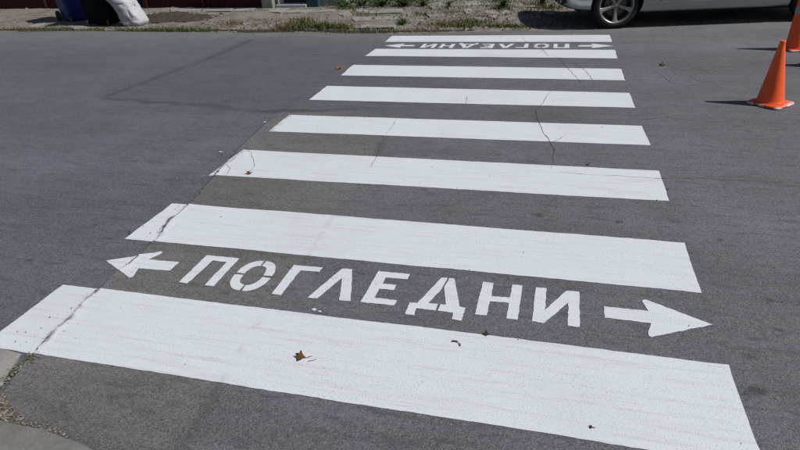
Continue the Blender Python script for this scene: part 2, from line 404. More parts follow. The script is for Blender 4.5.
# ------------------------------------------------------------------ painted crossing
corners = [  # TL, BL, TR, BR of every stripe in photo pixels
    None,
    ((172, 203), (124, 238.5), (684, 243), (702, 293)), ((243, 150), (208, 175), (659, 171), (669.5, 201.5)),
    ((289, 115), (269, 131.5), (642, 126), (650, 145.5)), ((327, 86), (309, 100), (629.5, 93), (635, 108)),
    ((353, 65), (341, 75.5), (621, 69), (625, 80.5)), ((376, 49), (365, 56), (615, 50), (617.5, 58.5)), ((392, 36), (385, 42), (609.5, 35), (612, 42))]
crossing = empty('zebra_crossing', (0, 0, 0))
tag(crossing, 'zebra crossing of eight worn white painted stripes across the asphalt road', 'zebra crossing')
for i, c in enumerate(corners):
    if c is None: TL, TR, BL, BR = px((63, 284)), px((728, 365)), (-2.47, 1.497), (0.79, 1.503)
    else: TL, BL, TR, BR = (px(q) for q in c)
    near = i < 3
    L = TR[0] - TL[0]
    sx = [0.0]
    while sx[-1] < 1:
        xw = TL[0] + sx[-1] * L
        sx.append(sx[-1] + ((0.006 if -2.9 < xw < -1.95 and i < 4 else 0.018 if near else 0.03) / L))
    sx = np.array(sx) / sx[-1]; sx2 = sx
    ty = np.linspace(0, 1, 62 if near else 30)
    S_, T_ = np.meshgrid(sx2, ty)
    lx = BL[0] + (TL[0] - BL[0]) * T_; rx = BR[0] + (TR[0] - BR[0]) * T_
    X = lx + (rx - lx) * S_
    Y = (BL[1] + (BR[1] - BL[1]) * S_) * (1 - T_) + (TL[1] + (TR[1] - TL[1]) * S_) * T_
    amp = 0.006
    lo = amp * fbm(X * 2.5 + 7 * i, 0 * X + 1, 100 + i, 3) + 0.003 * fbm(X * 30, 0 * X, 120 + i, 2); hi = amp * fbm(X * 2.5 + 7 * i, 0 * X + 1, 140 + i, 3) + 0.003 * fbm(X * 30, 0 * X, 160 + i, 2)
    Y = Y + lo * (1 - T_) ** 6 + hi * T_ ** 6
    X = X + (0.008 * fbm(Y * 9, 0 * Y + i, 180 + i, 3)) * (S_ < 0.02) + (0.006 * fbm(Y * 9, 0 * Y + i, 190 + i, 3)) * (S_ > 0.985)
    D = crack_d(X, Y); Zs = road_h(X, Y, D) + 0.0022
    w = crack_w(X, Y); wear = sstep(0.022, 0.004, D - 0.6 * w) * (Y < 4.6)
    wear = np.maximum(wear, 0.9 * sstep(0.06, 0.0, np.minimum(S_ * L, 9)) * (i in (2, 3)) * 0.6)
    Dc = (D[:-1, :-1] + D[1:, 1:]) / 2; wc = w[:-1, :-1]
    broken = (fbm(X * 16, Y * 16, 77, 2)[:-1, :-1] > -0.25)
    keep = ~((Dc < wc * 1.05 + 0.0015) & (Y[:-1, :-1] < 4.5))
    wear = np.maximum(wear, 0.22 * sstep(0.022, 0.0, np.abs(X - joint_x(Y) - 0.015 * fbm(X * 9, Y * 9, 3, 3))) * (Y < 3.2))
    W4 = np.repeat(wear[..., None], 4, -1)
    st = link('stripe', grid_mesh('stripe', X, Y, Zs, keep, {'wear': W4}), M['paint'], crossing)

LET = {  # stencilled letters on the ground plane, near word
 'П': [[(-1.835, 2.41), (-1.628, 2.41), (-1.630, 2.13), (-1.683, 2.13), (-1.682, 2.362), (-1.770, 2.362), (-1.783, 2.13), (-1.838, 2.13)]],
 'Г': [[(-1.290, 2.40), (-1.120, 2.402), (-1.124, 2.358), (-1.232, 2.354), (-1.240, 2.122), (-1.292, 2.122)]],
 'Л': [[(-1.013, 2.412), (-0.955, 2.414), (-0.872, 2.138), (-0.930, 2.133), (-0.983, 2.323), (-1.045, 2.128), (-1.096, 2.126)]],
 'Е': [[(-0.812, 2.422), (-0.637, 2.421), (-0.640, 2.372), (-0.755, 2.368), (-0.756, 2.314), (-0.685, 2.312), (-0.686, 2.266), (-0.759, 2.266), (-0.763, 2.186), (-0.647, 2.184), (-0.650, 2.142), (-0.822, 2.138)]],
 'Д': [[(-0.468, 2.420), (-0.437, 2.421), (-0.447, 2.330), (-0.490, 2.192), (-0.442, 2.192), (-0.446, 2.139), (-0.540, 2.139), (-0.538, 2.086), (-0.583, 2.085), (-0.583, 2.178), (-0.545, 2.180)],
       [(-0.428, 2.421), (-0.400, 2.421), (-0.340, 2.192), (-0.309, 2.186), (-0.313, 2.085), (-0.358, 2.088), (-0.361, 2.138), (-0.436, 2.139), (-0.432, 2.192), (-0.405, 2.193), (-0.440, 2.333)]],
 'Н': [[(-0.253, 2.420), (-0.200, 2.418), (-0.200, 2.303), (-0.109, 2.306), (-0.106, 2.419), (-0.055, 2.419), (-0.060, 2.140), (-0.112, 2.141), (-0.110, 2.263), (-0.202, 2.260), (-0.204, 2.144), (-0.259, 2.144)]],
 'И': [[(0.009, 2.416), (0.062, 2.418), (0.059, 2.238), (0.155, 2.412), (0.219, 2.416), (0.213, 2.138), (0.161, 2.138), (0.166, 2.318), (0.057, 2.137), (0.004, 2.140)]],
}
def o_letter():
    cx_, cy2, out = -1.467, 2.264, []
    def pt(a, rx, ry, e=2.35):
        c, s = math.cos(a), math.sin(a)
        return (cx_ + rx * abs(c) ** (2 / e) * (1 if c > 0 else -1), cy2 + ry * abs(s) ** (2 / e) * (1 if s > 0 else -1))
    for k in range(4):       # four stencil pieces with bridges
        a0 = math.radians(90 * k + 2.5); a1 = math.radians(90 * k + 87.5)
        aa = [a0 + (a1 - a0) * j / 8 for j in range(9)]
        out.append([pt(a, 0.106, 0.146) for a in aa] + [pt(a, 0.056, 0.092) for a in reversed(aa)])
    return out
LET['О'] = o_letter()
ARROW_L = [(-2.406, 2.262), (-2.135, 2.398), (-2.117, 2.393), (-2.118, 2.37), (-2.152, 2.308), (-1.954, 2.314), (-1.955, 2.224), (-2.150, 2.214), (-2.125, 2.140), (-2.128, 2.125), (-2.142, 2.122)]
ARROW_R = [(0.327, 2.315), (0.522, 2.315), (0.503, 2.39), (0.508, 2.403), (0.522, 2.405), (0.782, 2.263), (0.514, 2.126), (0.502, 2.131), (0.500, 2.146), (0.522, 2.224), (0.324, 2.228)]

def paint_shape(name, polys, parent, jag=0.0022, drape=False, seed=0):
    bm = bmesh.new()
    for P in polys:
        Q = []                                     # finely divided, slightly ragged outline
        for a, b in zip(P, P[1:] + P[:1]):
            n = max(1, int(math.hypot(b[0] - a[0], b[1] - a[1]) / 0.012))
            for k in range(n):
                t = k / n; x = a[0] + (b[0] - a[0]) * t; y = a[1] + (b[1] - a[1]) * t
                Q.append((x + jag * 2 * float(fbm(x * 60, y * 60, 300 + seed, 2)), y + jag * 2 * float(fbm(x * 60, y * 60, 400 + seed, 2))))
        bm.faces.new([bm.verts.new((x, y, 0.0024)) for x, y in Q])
    bmesh.ops.triangulate(bm, faces=bm.faces)
    bmesh.ops.join_triangles(bm, faces=bm.faces, angle_face_threshold=3.1, angle_shape_threshold=3.1) if False else None
    if drape:
        for k in range(1, 75): bmesh.ops.bisect_plane(bm, geom=bm.verts[:] + bm.edges[:] + bm.faces[:], plane_co=(-2.41 + k * 0.0063, 0, 0), plane_no=(1, 0, 0))
        for k in range(1, 46): bmesh.ops.bisect_plane(bm, geom=bm.verts[:] + bm.edges[:] + bm.faces[:], plane_co=(0, 2.12 + k * 0.0063, 0), plane_no=(0, 1, 0))
        xv = np.array([v.co.x for v in bm.verts]); yv = np.array([v.co.y for v in bm.verts])
        zz = road_h(xv, yv) + 0.0024
        for v, z in zip(bm.verts, zz): v.co.z = z
        cc = [f.calc_center_median() for f in bm.faces]; xv = np.array([c.x for c in cc]); yv = np.array([c.y for c in cc])
        dd = crack_d(xv, yv); ww = crack_w(xv, yv); brk = fbm(xv * 16, yv * 16, 77, 2) > -0.25
        bmesh.ops.delete(bm, geom=[f for f, d, w, b in zip(bm.faces[:], dd, ww, brk) if d < 1.05 * w + 0.0015], context='FACES')
    bmesh.ops.recalc_face_normals(bm, faces=bm.faces)
    for f in bm.faces:
        if f.normal.z < 0: f.normal_flip()
    return from_bm(name, bm, M['paint'], parent, normals=False)

def flip(P, on):
    return [[(-1.62 - x, 10.522 - y) for x, y in Q] for Q in P] if on else P
for far in (False, True):
    word = empty('road_lettering', (0, 0, 0))
    tag(word, 'white stencilled word ПОГЛЕДНИ upside down, painted beside the road edge with the weeds' if far else 'large white stencilled word ПОГЛЕДНИ painted upright beside the wide dirt-streaked stripe', 'road lettering', 'stencilled words on the crossing')
    for k, ch in enumerate('ПОГЛЕДНИ'): paint_shape('letter', flip(LET[ch], far), word, seed=k)
    e = 'upside-down word beside the weedy road edge' if far else 'upright word beside the wide dirt-streaked stripe'
    tag(paint_shape('painted_arrow', flip([ARROW_L], far), None, drape=not far, seed=20), 'white painted arrow before the letter П of the ' + e, 'road arrow', 'stencilled arrows on the crossing')
    tag(paint_shape('painted_arrow', flip([ARROW_R], far), None, seed=30), 'white painted arrow after the letter И of the ' + e, 'road arrow', 'stencilled arrows on the crossing')

# ------------------------------------------------------------------ hairline cracks
CR = [((150, 243), (157, 239), (163, 230), (170, 219), (178, 214), (187, 206), (196, 196), (209, 181), (218, 171), (224, 165), (238, 149), (255, 133), (268, 121), (283, 110)), ((283, 110), (300, 98), (311, 90)), ((215, 176), (221, 168), (231, 162), (240, 152)), ((700, 100), (722, 103), (741, 99)), ((650, 70), (662, 75), (671, 83), (690, 85)), ((690, 76), (700, 82), (716, 84)), ((722, 74), (738, 71), (752, 76)), ((640, 120), (668, 117), (690, 121)),
      ((397, 119), (392, 127), (386, 135)), ((379, 148), (376, 158), (371, 168)), ((346, 116), (343, 120)), ((467, 96), (466, 104)),
      ((521, 33.5), (522.5, 37), (525, 41), (533, 45), (543, 49), (545, 53), (548, 56), (554, 56.3), (559, 58), (567, 67.5), (573, 74), (578, 79), (584, 86), (590, 91)),
      ((559, 57), (572, 62.5), (580, 67), (586, 71), (592, 79), (594, 83)), ((543, 49), (541, 52.5)),
      ((553, 88), (547.5, 96), (543, 103), (536, 112), (539, 124), (545, 135), (551, 144), (555, 152), (553, 159), (552, 169)), ((551, 144), (560, 139), (566, 135)),
      ((251, 153), (253.5, 160), (255, 166), (250, 172)), ((590, 175.3), (605, 176.2), (619, 176), (634, 177.4), (659, 179), (679, 178.2), (700, 178.5), (730, 180.5), (765, 181.5), (800, 184)),
      ((560, 172), (590, 175.3)), ((600, 61), (625, 61), (648, 62.5), (668, 65), (684, 72)), ((684, 72), (694, 68), (706, 71), (712, 77)), ((668, 65), (680, 62), (697, 64)), ((700, 73), (712, 70), (722, 74)),
      ((672, 68), (676, 75), (690, 76), (700, 73)), ((637, 83), (650, 82)), ((225, 164), (230, 169), (226, 176)), ((243, 147), (251, 153)), ((287, 265), (293, 271)), ((318, 309), (326, 312)), ((300, 263), (296, 266)),
      ((690, 130), (720, 128), (760, 131), (799, 128)), ((10, 66), (24, 66)), ((157, 52), (172, 51))]
for ci, P in enumerate(CR):
    Q = [Vector((*px(q), 0)) for q in P]
    pts = []
    for a, b in zip(Q[:-1], Q[1:]):
        n = max(2, int((b - a).length / 0.018))
        for k in range(n): pts.append(a.lerp(b, k / n))
    pts.append(Q[-1])
    wob = 0.012
    pts = [Vector((p.x + wob * float(fbm(p.x * 14, p.y * 14, 500 + ci, 3)), p.y + wob * float(fbm(p.x * 14, p.y * 14, 600 + ci, 3)), 0)) for p in pts]
    far = Q[0].y > 5; base = (0.0021 if far else 0.0016) * (0.7 if Q[0].x > 0.9 else 1)
    bm = bmesh.new(); prev = None
    for k, p in enumerate(pts):
        t = (pts[min(k + 1, len(pts) - 1)] - pts[max(k - 1, 0)]).normalized(); nrm = Vector((-t.y, t.x, 0))
        w = base * (0.45 + 1.1 * abs(float(fbm(p.x * 25, p.y * 25, 700 + ci, 2))) * 2) * min(1, 0.25 + 4 * min(k, len(pts) - 1 - k) / len(pts))
        a = bm.verts.new((p.x + nrm.x * w, p.y + nrm.y * w, 0.004)); b = bm.verts.new((p.x - nrm.x * w, p.y - nrm.y * w, 0.004))
        if prev: bm.faces.new((prev[0], prev[1], b, a))
        prev = (a, b)
    bmesh.ops.recalc_face_normals(bm, faces=bm.faces)
    from_bm('crack', bm, M['crack'], road, normals=False)

# ------------------------------------------------------------------ near pavement: flush kerb and slabs at the corner
near_pav = tag(box_obj('near_pavement', (-60, -4, -0.05), (60, 1.02, -0.012), M['dirt']), kind='structure')
def slab(P, z0, z1, m, parent, name='slab', seed=0, tilt=(0, 0)):
    cxm = sum(p[0] for p in P) / len(P); cym = sum(p[1] for p in P) / len(P)
    Q = []
    for a, b in zip(P, P[1:] + P[:1]):
        n = max(1, int(math.hypot(b[0] - a[0], b[1] - a[1]) / 0.05))
        for k in range(n):
            x = a[0] + (b[0] - a[0]) * k / n; y = a[1] + (b[1] - a[1]) * k / n
            Q.append((x + 0.012 * float(fbm(x * 9, y * 9, 800 + seed, 3)), y + 0.012 * float(fbm(x * 9, y * 9, 900 + seed, 3))))
    bm = bmesh.new(); bm_prism(bm, Q, z0, z1)
    top = [f for f in bm.faces if f.normal.z > 0.9 or abs(f.calc_center_median().z - z1) < 1e-6]
    bmesh.ops.bevel(bm, geom=[e for f in top for e in f.edges], offset=0.007, segments=1, affect='EDGES')
    for v in bm.verts:
        if v.co.z > (z0 + z1) / 2: v.co.z += tilt[0] * (v.co.x - cxm) + tilt[1] * (v.co.y - cym)
    return from_bm(name, bm, m, parent)

# gutter slab left of the open crack, kerb stones in the corner
gl = [(-2.235, 1.485), (-2.155, 1.30), (-2.13, 1.20), (-3.1, 1.21), (-3.1, 1.485)]
slab(gl, -0.04, 0.005, M['concrete'], near_pav, 'gutter_slab', 1, (0.0, 0.0))
slab([(-3.12, 1.21), (-3.12, 1.485), (-4.1, 1.485), (-4.1, 1.21)], -0.04, 0.005, M['kerb'], near_pav, 'gutter_slab', 2)
kp = [px(q) for q in ((-3, 421), (30, 429), (58, 437), (84, 447), (110, 462))]
slab([(-3.0, 1.16)] + kp + [(-1.35, 0.85), (-3.0, 0.85)], -0.05, 0.012, M['kerb'], near_pav, 'kerb_stone', 3)
for k in range(-6, 6):
    if k in (-3, -2): continue
    x0 = -1.33 + (k + 1) * 0.99 if k > -2 else -3.02 + (k + 3) * 0.99
    slab([(x0, 1.0), (x0 + 0.97, 1.0), (x0 + 0.97, 0.85), (x0, 0.85)], -0.05, 0.012, M['kerb'], near_pav, 'kerb_stone', 10 + k)
for r in range(5):
    for k in range(-7, 7):
        x0 = k * 0.52 + 0.01 * (r % 2); y0 = 0.83 - (r + 1) * 0.52
        slab([(x0, y0), (x0 + 0.505, y0), (x0 + 0.505, y0 + 0.505), (x0, y0 + 0.505)], -0.05, 0.008 + 0.004 * random.random(), M['concrete'], near_pav, 'paving_slab', 40 + r * 20 + k)

# ------------------------------------------------------------------ far pavement: broken slabs, dirt, weeds
def gz(x, y):
    x = np.asarray(x, float); y = np.asarray(y, float)
    d = y - edge_y(x); a = sstep(0.3, -0.9, x)
    return 0.007 + (0.028 * sstep(0.0, 0.09, d) + 0.035 * sstep(0.1, 1.2, d)) * a + 0.03 * a * sstep(0, 0.3, d) * fbm(x * 1.3, y * 1.3, 41, 4) + 0.006 * sstep(0.0, 0.2, d) * fbm(x * 9, y * 9, 45, 3)
xs = np.concatenate([np.linspace(-80, -18, 24)[:-1], np.arange(-18, 5, 0.045), np.linspace(5, 80, 26)])
vs = np.concatenate([np.linspace(0, 0.3, 14)[:-1], np.linspace(0.3, 5.6, 110)])
X, V = np.meshgrid(xs, vs)
Y = edge_y(X) + V + (0.16 * fbm(X * 1.7, 0 * X, 55, 4) + 0.012 * fbm(X * 25, 0 * X, 56, 2)) * sstep(0.3, 0.0, V)
Z = gz(X, Y); Z[0] = 0.0006
pav = tag(link('far_pavement', grid_mesh('far_pavement', X, Y, Z), M['dirt']), kind='structure')

nn = 900; xg = np.linspace(-17, -0.75, nn); wd = sstep(-0.75, -1.9, xg) * (0.035 + 0.10 * np.clip(fbm(xg * 1.2, 0 * xg, 141, 4) + 0.1, 0, 1) + 0.02 * fbm(xg * 20, 0 * xg, 143, 2)) + 0.002
Xg = np.stack([xg] * 4); yb = edge_y(xg) + 0.03; Yg = np.stack([yb + 0.03, yb - 0.25 * wd, yb - 0.8 * wd, yb - 1.25 * wd]); Zg = np.stack([0.03 * np.clip(wd / 0.03, 0, 1), 0.016 * np.clip(wd / 0.03, 0, 1), 0.006 * np.clip(wd / 0.03, 0, 1), 0 * xg + 0.0003])
link('gutter_strip', grid_mesh('gutter_strip', Xg, Yg, Zg), M['soil'], road)  # narrow dark strip of uneven width along the far road edge
SL = [  # broken concrete flags, photo pixels of their corners
    ((512, 9), (523, 8.4), (521, 12.5), (515, 13.4)), ((488, 18), (497, 17), (495, 20.5)), ((472, 18.5), (482, 17.5), (488, 20), (477, 21.4)), ((430, 8), (442, 7.2), (444, 10), (432, 11)), ((470, 7), (482, 6.5), (483, 9.3), (471, 10)), ((540, 10), (552, 9.5), (556, 13), (543, 13.6)), ((524, 14), (538, 13.4), (541, 17.5), (526, 18)), ((352, 19.5), (372, 18.8), (371, 22), (355, 23)), ((374, 18.6), (398, 18), (398, 20.5), (375, 21.6)),
    ((341, 13.5), (349, 12.8), (352, 16.5), (344, 18), (338, 16)), ((356, 10), (362, 8.5), (368, 11), (368, 14), (357, 14)), ((369, 10.5), (388, 9.8), (404, 9.6), (402, 14), (370, 14.8)),
    ((405, 11), (421, 11), (419, 16.8), (402, 17)), ((318, 11.5), (336, 11.3), (334, 13.3), (306, 13.7)), ((292, 11.5), (315, 11), (304, 13.8), (283, 14.2)),
    ((262, 10), (290, 10), (281, 14), (258, 13.5)), ((424, 13.5), (440, 13), (445, 17), (430, 19)), ((484, 4), (500, 3), (502, 7.5), (486, 8.5)), ((505, 3.5), (522, 3), (524, 7), (508, 8)),
    ((526, 3), (539, 3.4), (537, 7), (526, 7)), ((484, 11.5), (498, 10.5), (499, 15), (486, 16)), ((501, 14), (508, 12), (511, 15), (503, 16.5)), ((463, 12), (470, 10), (475, 14), (466, 15.5)),
    ((446, 8), (458, 6.5), (461, 9.5), (449, 11)), ((350, 26), (368, 25.5), (396, 26.5), (394, 28.5), (352, 28.5)), ((507, 19), (512, 17.5), (514, 19.5), (508, 21)), ((450, 22), (462, 21), (465, 25), (452, 26)),
    ((36, 24.3), (50, 23.2), (44, 26.5), (28, 27)), ((68, 25.8), (82, 25.2), (92, 27.5), (74, 28.5)), ((103, 27), (116, 26), (116, 28.5), (104, 29)), ((205, 10.4), (234, 10), (232, 13), (203, 13)), ((170, 11), (202, 10.5), (200, 13), (172, 13.5)),
    ((236, 10), (256, 9.8), (254, 13), (234, 13)), ((472, 24.5), (486, 24), (488, 27), (474, 28)), ((425, 3), (440, 2), (444, 5), (428, 6.5)), ((464, 3), (478, 2), (481, 5), (466, 7))]
for k, P in enumerate(SL):
    W = [px(q, 0.05) for q in P]
    cx_ = sum(p[0] for p in W) / len(W); cy2 = sum(p[1] for p in W) / len(W); z = float(gz(cx_, cy2))
    slab(W, z - 0.05, z + 0.003 + 0.011 * random.random(), M['concrete'], pav, 'broken_slab', 200 + k, (random.uniform(-0.03, 0.03), random.uniform(-0.03, 0.03)))

# loose stones
bm = bmesh.new()
for k in range(420):
    x = random.uniform(-13, 0.0); y = float(edge_y(x)) + random.uniform(-0.08, 2.6) ** 1.0; r = random.choice((0.008, 0.012, 0.018, 0.028))
    z = max(float(gz(x, y)) if y > edge_y(x) else 0.0, 0.0)
    n0 = len(bm.verts); rot = Matrix.Rotation(random.random() * 6, 4, 'Z')
    g_ = bmesh.ops.create_icosphere(bm, subdivisions=1, radius=r, matrix=Matrix.Translation((x, y, z + r * 0.2)) @ rot @ Matrix.Diagonal((1.3, 0.9, 0.6, 1)))
    for v in g_['verts']: v.co += Vector((random.uniform(-1, 1), random.uniform(-1, 1), random.uniform(-0.5, 0.5))) * r * 0.25
tag(from_bm('loose_stones', bm, M['concrete']), 'small grey stones scattered over the dirt pavement', 'stones', kind='stuff')

# grass and dry grass: blades gathered into one mesh each
def blades_mesh(name, items, m, label):
    co, fc, sh = [], [], []
    for (x, y, z, h, lean, wid) in items:
        a = random.random() * 6.283; b = random.random() * 6.283
        dx, dy = math.cos(a) * wid, math.sin(a) * wid; lx, ly = math.cos(b) * lean * h, math.sin(b) * lean * h
        n = len(co)
        co += [(x - dx, y - dy, z), (x + dx, y + dy, z), (x + lx * 0.35 + dx * 0.8, y + ly * 0.35 + dy * 0.8, z + h * 0.55), (x + lx * 0.35 - dx * 0.8, y + ly * 0.35 - dy * 0.8, z + h * 0.55), (x + lx, y + ly, z + h * (1 - 0.35 * lean))]
        fc += [(n, n + 1, n + 2, n + 3), (n + 3, n + 2, n + 4)]; s_ = random.random(); sh += [s_] * 5
    me = bpy.data.meshes.new(name); me.from_pydata(co, [], fc)
    at = me.attributes.new('shade', 'FLOAT', 'POINT'); at.data.foreach_set('value', np.array(sh, np.float32))
    return tag(link(name, me, m), label, 'grass', kind='stuff')
green, dry = [], []
def clump(q, rx, ry, n, h, dryf=0.2):
    c = px(q, 0.03)
    for _ in range(n):
        x = random.gauss(c[0], rx); y = random.gauss(c[1], ry)
        if y < edge_y(x) - 0.05: y = edge_y(x) + random.uniform(-0.04, 0.08)
        z = float(gz(x, y)) - 0.004 if y > edge_y(x) else 0.0
        it = (x, y, z, h * random.uniform(0.45, 1.2), random.uniform(0.1, 0.9), random.uniform(0.003, 0.007))
        (dry if random.random() < dryf else green).append(it)
for q, rx, ry, n, h, d in (((180, 30), 0.35, 0.05, 420, 0.09, 0.25), ((160, 30), 0.2, 0.04, 160, 0.07, 0.3), ((232, 25), 0.13, 0.08, 130, 0.09, 0.7), ((290, 29), 0.16, 0.06, 260, 0.13, 0.75), ((303, 25), 0.14, 0.08, 200, 0.16, 0.55),
        ((318, 28), 0.22, 0.08, 520, 0.12, 0.15), ((335, 29), 0.2, 0.06, 380, 0.1, 0.15), ((352, 30), 0.25, 0.05, 220, 0.07, 0.35), ((378, 31), 0.3, 0.04, 200, 0.06, 0.5), ((403, 25), 0.05, 0.06, 90, 0.1, 0.05),
        ((365, 17), 0.25, 0.1, 160, 0.06, 0.3), ((350, 11), 0.22, 0.12, 240, 0.08, 0.3), ((420, 30), 0.3, 0.04, 180, 0.05, 0.6), ((440, 26), 0.2, 0.07, 220, 0.06, 0.5), ((460, 27), 0.18, 0.07, 330, 0.09, 0.25),
        ((470, 24), 0.2, 0.08, 330, 0.08, 0.3), ((495, 27), 0.25, 0.07, 320, 0.07, 0.3), ((510, 27), 0.15, 0.06, 200, 0.06, 0.4), ((503, 10), 0.09, 0.25, 260, 0.1, 0.1), ((500, 4), 0.12, 0.3, 220, 0.12, 0.1),
        ((485, 9.5), 0.25, 0.06, 140, 0.05, 0.3), ((425, 17), 0.18, 0.1, 200, 0.07, 0.3), ((443, 11), 0.25, 0.12, 200, 0.08, 0.6), ((455, 15), 0.25, 0.07, 160, 0.05, 0.5), ((540, 5), 0.25, 0.25, 380, 0.1, 0.4), ((547, 8), 0.15, 0.12, 220, 0.09, 0.5),
        ((30, 29), 0.5, 0.05, 420, 0.05, 0.3), ((62, 30), 0.4, 0.04, 260, 0.05, 0.4), ((95, 30.5), 0.3, 0.04, 160, 0.05, 0.6), ((125, 30), 0.35, 0.05, 300, 0.06, 0.35), ((10, 8), 0.25, 0.2, 240, 0.14, 0.1), ((245, 30.5), 0.3, 0.03, 120, 0.04, 0.5),
        ((268, 31), 0.25, 0.03, 90, 0.04, 0.4), ((520, 12), 0.3, 0.2, 180, 0.05, 0.5), ((475, 18), 0.4, 0.15, 220, 0.045, 0.5), ((395, 22), 0.5, 0.15, 120, 0.04, 0.7), ((550, 15), 0.4, 0.4, 160, 0.05, 0.5),
        ((380, 7), 0.5, 0.25, 420, 0.1, 0.3), ((470, 1), 0.6, 0.3, 320, 0.1, 0.45), ((215, 13.5), 0.4, 0.04, 70, 0.04, 0.5), ((265, 13), 0.3, 0.08, 90, 0.04, 0.6)):
    clump(q, rx, ry, n, h, d)
for _ in range(800):                                        # along the edge under and past the car
    x = random.uniform(0.2, 5.5); y = float(edge_y(x)) + abs(random.gauss(0, 0.05)) - 0.01
    green.append((x, y, 0.002, random.uniform(0.02, 0.05), random.uniform(0.2, 0.9), 0.004))
# joint in the near corner
corner_green, corner_dry = [], []
def jointgrass(q0, q1, n, spread, h, dryf):
    a, b = px(q0), px(q1)
    for _ in range(n):
        t = random.random(); x = a[0] + (b[0] - a[0]) * t + random.gauss(0, spread); y = a[1] + (b[1] - a[1]) * t + random.gauss(0, spread * 0.6)
        (dry if random.random() < dryf else green).append((x, y, -0.004, h * random.uniform(0.3, 1.2), random.uniform(0.5, 1.3), random.uniform(0.0012, 0.0028)))
jointgrass((-6, 385), (36, 355), 300, 0.016, 0.016, 0.6)
jointgrass((-6, 415), (60, 434), 220, 0.012, 0.016, 0.65)
jointgrass((-6, 398), (12, 418), 170, 0.018, 0.02, 0.5)
blades_mesh('green_grass', green, M['grass'], 'short green grass growing along the pavement edge and joints')
blades_mesh('dry_grass', dry, M['straw'], 'dry yellow grass growing along the pavement edge and joints')

# dirt lying in the near joint
bm = bmesh.new()
for _ in range(240):
    a, b = random.choice((((-6, 388), (37, 354)), ((-8, 412), (70, 438)), ((-6, 385), (10, 418)))); a = px(a); b = px(b); t = random.random()
    x = a[0] + (b[0] - a[0]) * t + random.gauss(0, 0.014); y = a[1] + (b[1] - a[1]) * t + random.gauss(0, 0.009); r = random.uniform(0.0025, 0.007)
    bmesh.ops.create_icosphere(bm, subdivisions=1, radius=r, matrix=Matrix.Translation((x, y, 0.004)) @ Matrix.Diagonal((1.3, 1, 0.55, 1)))
tag(from_bm('joint_crumbs', bm, M['dirt']), 'crumbs of dirt lying in the kerb joint', 'dirt', kind='stuff')

# withered leaf bits blown over the verge
bm = bmesh.new()
for _ in range(1300):
    x = random.uniform(-6.5, 0.3); y = float(edge_y(x)) + abs(random.gauss(0, 1.0)) + 0.02; z = float(gz(x, y)) + 0.006; r = random.uniform(0.012, 0.032); a = random.random() * 6.283
    if fbm(x * 1.1, y * 1.6, 77, 3) < -0.05: continue
    P = [(math.cos(a + t) * r * k_, math.sin(a + t) * r * k_) for t, k_ in ((0, 1.2), (1.3, 0.6), (2.6, 0.8), (3.4, 1.1), (4.9, 0.5))]
    bm.faces.new([bm.verts.new((x + p, y + q, z + random.uniform(0, 0.018))) for p, q in P])
tag(from_bm('leaf_litter', bm, M['leafdark']), 'brown withered leaf bits strewn over the weedy pavement', 'leaf litter', kind='stuff')

# leafy weeds growing by the wall
def weed(q, h, n, spread, label, m='weed'):
    c = px(q, 0.03); z = float(gz(*c)) - 0.005
    root = empty('weed_plant', (c[0], c[1], z)); tag(root, label, 'weed', 'leafy weeds on the far pavement')
    co, fc, sh = [], [], []; bm = bmesh.new()
    for s in range(max(3, n // 7)):
        a = random.random() * 6.283; rr = spread * random.uniform(0.2, 0.9); tip = Vector((math.cos(a) * rr, math.sin(a) * rr, h * random.uniform(0.55, 1.0)))
        mid = Vector((tip.x * 0.35, tip.y * 0.35, tip.z * 0.6)); bm_tube(bm, [(0, 0, 0), mid, tip], [0.005, 0.004, 0.002], 5)
        for k in range(14):
            t = random.uniform(0.15, 1); p = mid.lerp(tip, (t - 0.5) * 2) if t > 0.5 else Vector((0, 0, 0)).lerp(mid, t * 2)
            b = random.random() * 6.283; L = h * random.uniform(0.22, 0.42); d = Vector((math.cos(b), math.sin(b), random.uniform(-0.3, 0.6))).normalized(); sd_ = d.cross(Vector((0, 0, 1))).normalized() * L * 0.26; up = Vector((0, 0, L * 0.1))
            n0 = len(co); co += [tuple(p), tuple(p + d * L * 0.45 + sd_ + up), tuple(p + d * L - up), tuple(p + d * L * 0.45 - sd_ + up)]; fc += [(n0, n0 + 1, n0 + 2), (n0, n0 + 2, n0 + 3)]; q_ = random.random(); sh += [q_] * 4
    from_bm('stem', bm, M['grass'], root)
    me = bpy.data.meshes.new('leaves'); me.from_pydata(co, [], fc); at = me.attributes.new('shade', 'FLOAT', 'POINT'); at.data.foreach_set('value', np.array(sh, np.float32))
    tag(link('leaves', me, M[m], root), kind='stuff')
weed((345, 9.5), 0.17, 150, 0.42, 'leafy green weed beside the plaster door surround'); weed((362, 8), 0.17, 150, 0.42, 'bushy green weed behind the small three-cornered slab')
weed((382, 8.5), 0.2, 220, 0.55, 'broad dark green weed behind the long broken slab'); weed((404, 8.5), 0.2, 220, 0.55, 'tall dark green weed between the two larger broken slabs')
weed((423, 8.5), 0.16, 140, 0.45, 'yellowish spreading weed next to the row of broken slabs', 'grass'); weed((502, 11), 0.2, 70, 0.16, 'narrow upright weed in the slab joint near the car')
weed((543, 5), 0.2, 80, 0.22, 'weed growing right in front of the car bumper', 'grass'); weed((9, 9), 0.3, 80, 0.25, 'green weed by the maroon fence past the blue bin')
weed((403, 26), 0.12, 42, 0.07, 'small dark weed tuft by the kerb edge facing the far arrow'); weed((448, 10), 0.16, 42, 0.15, 'low reddish green weed among slab fragments', 'grass')

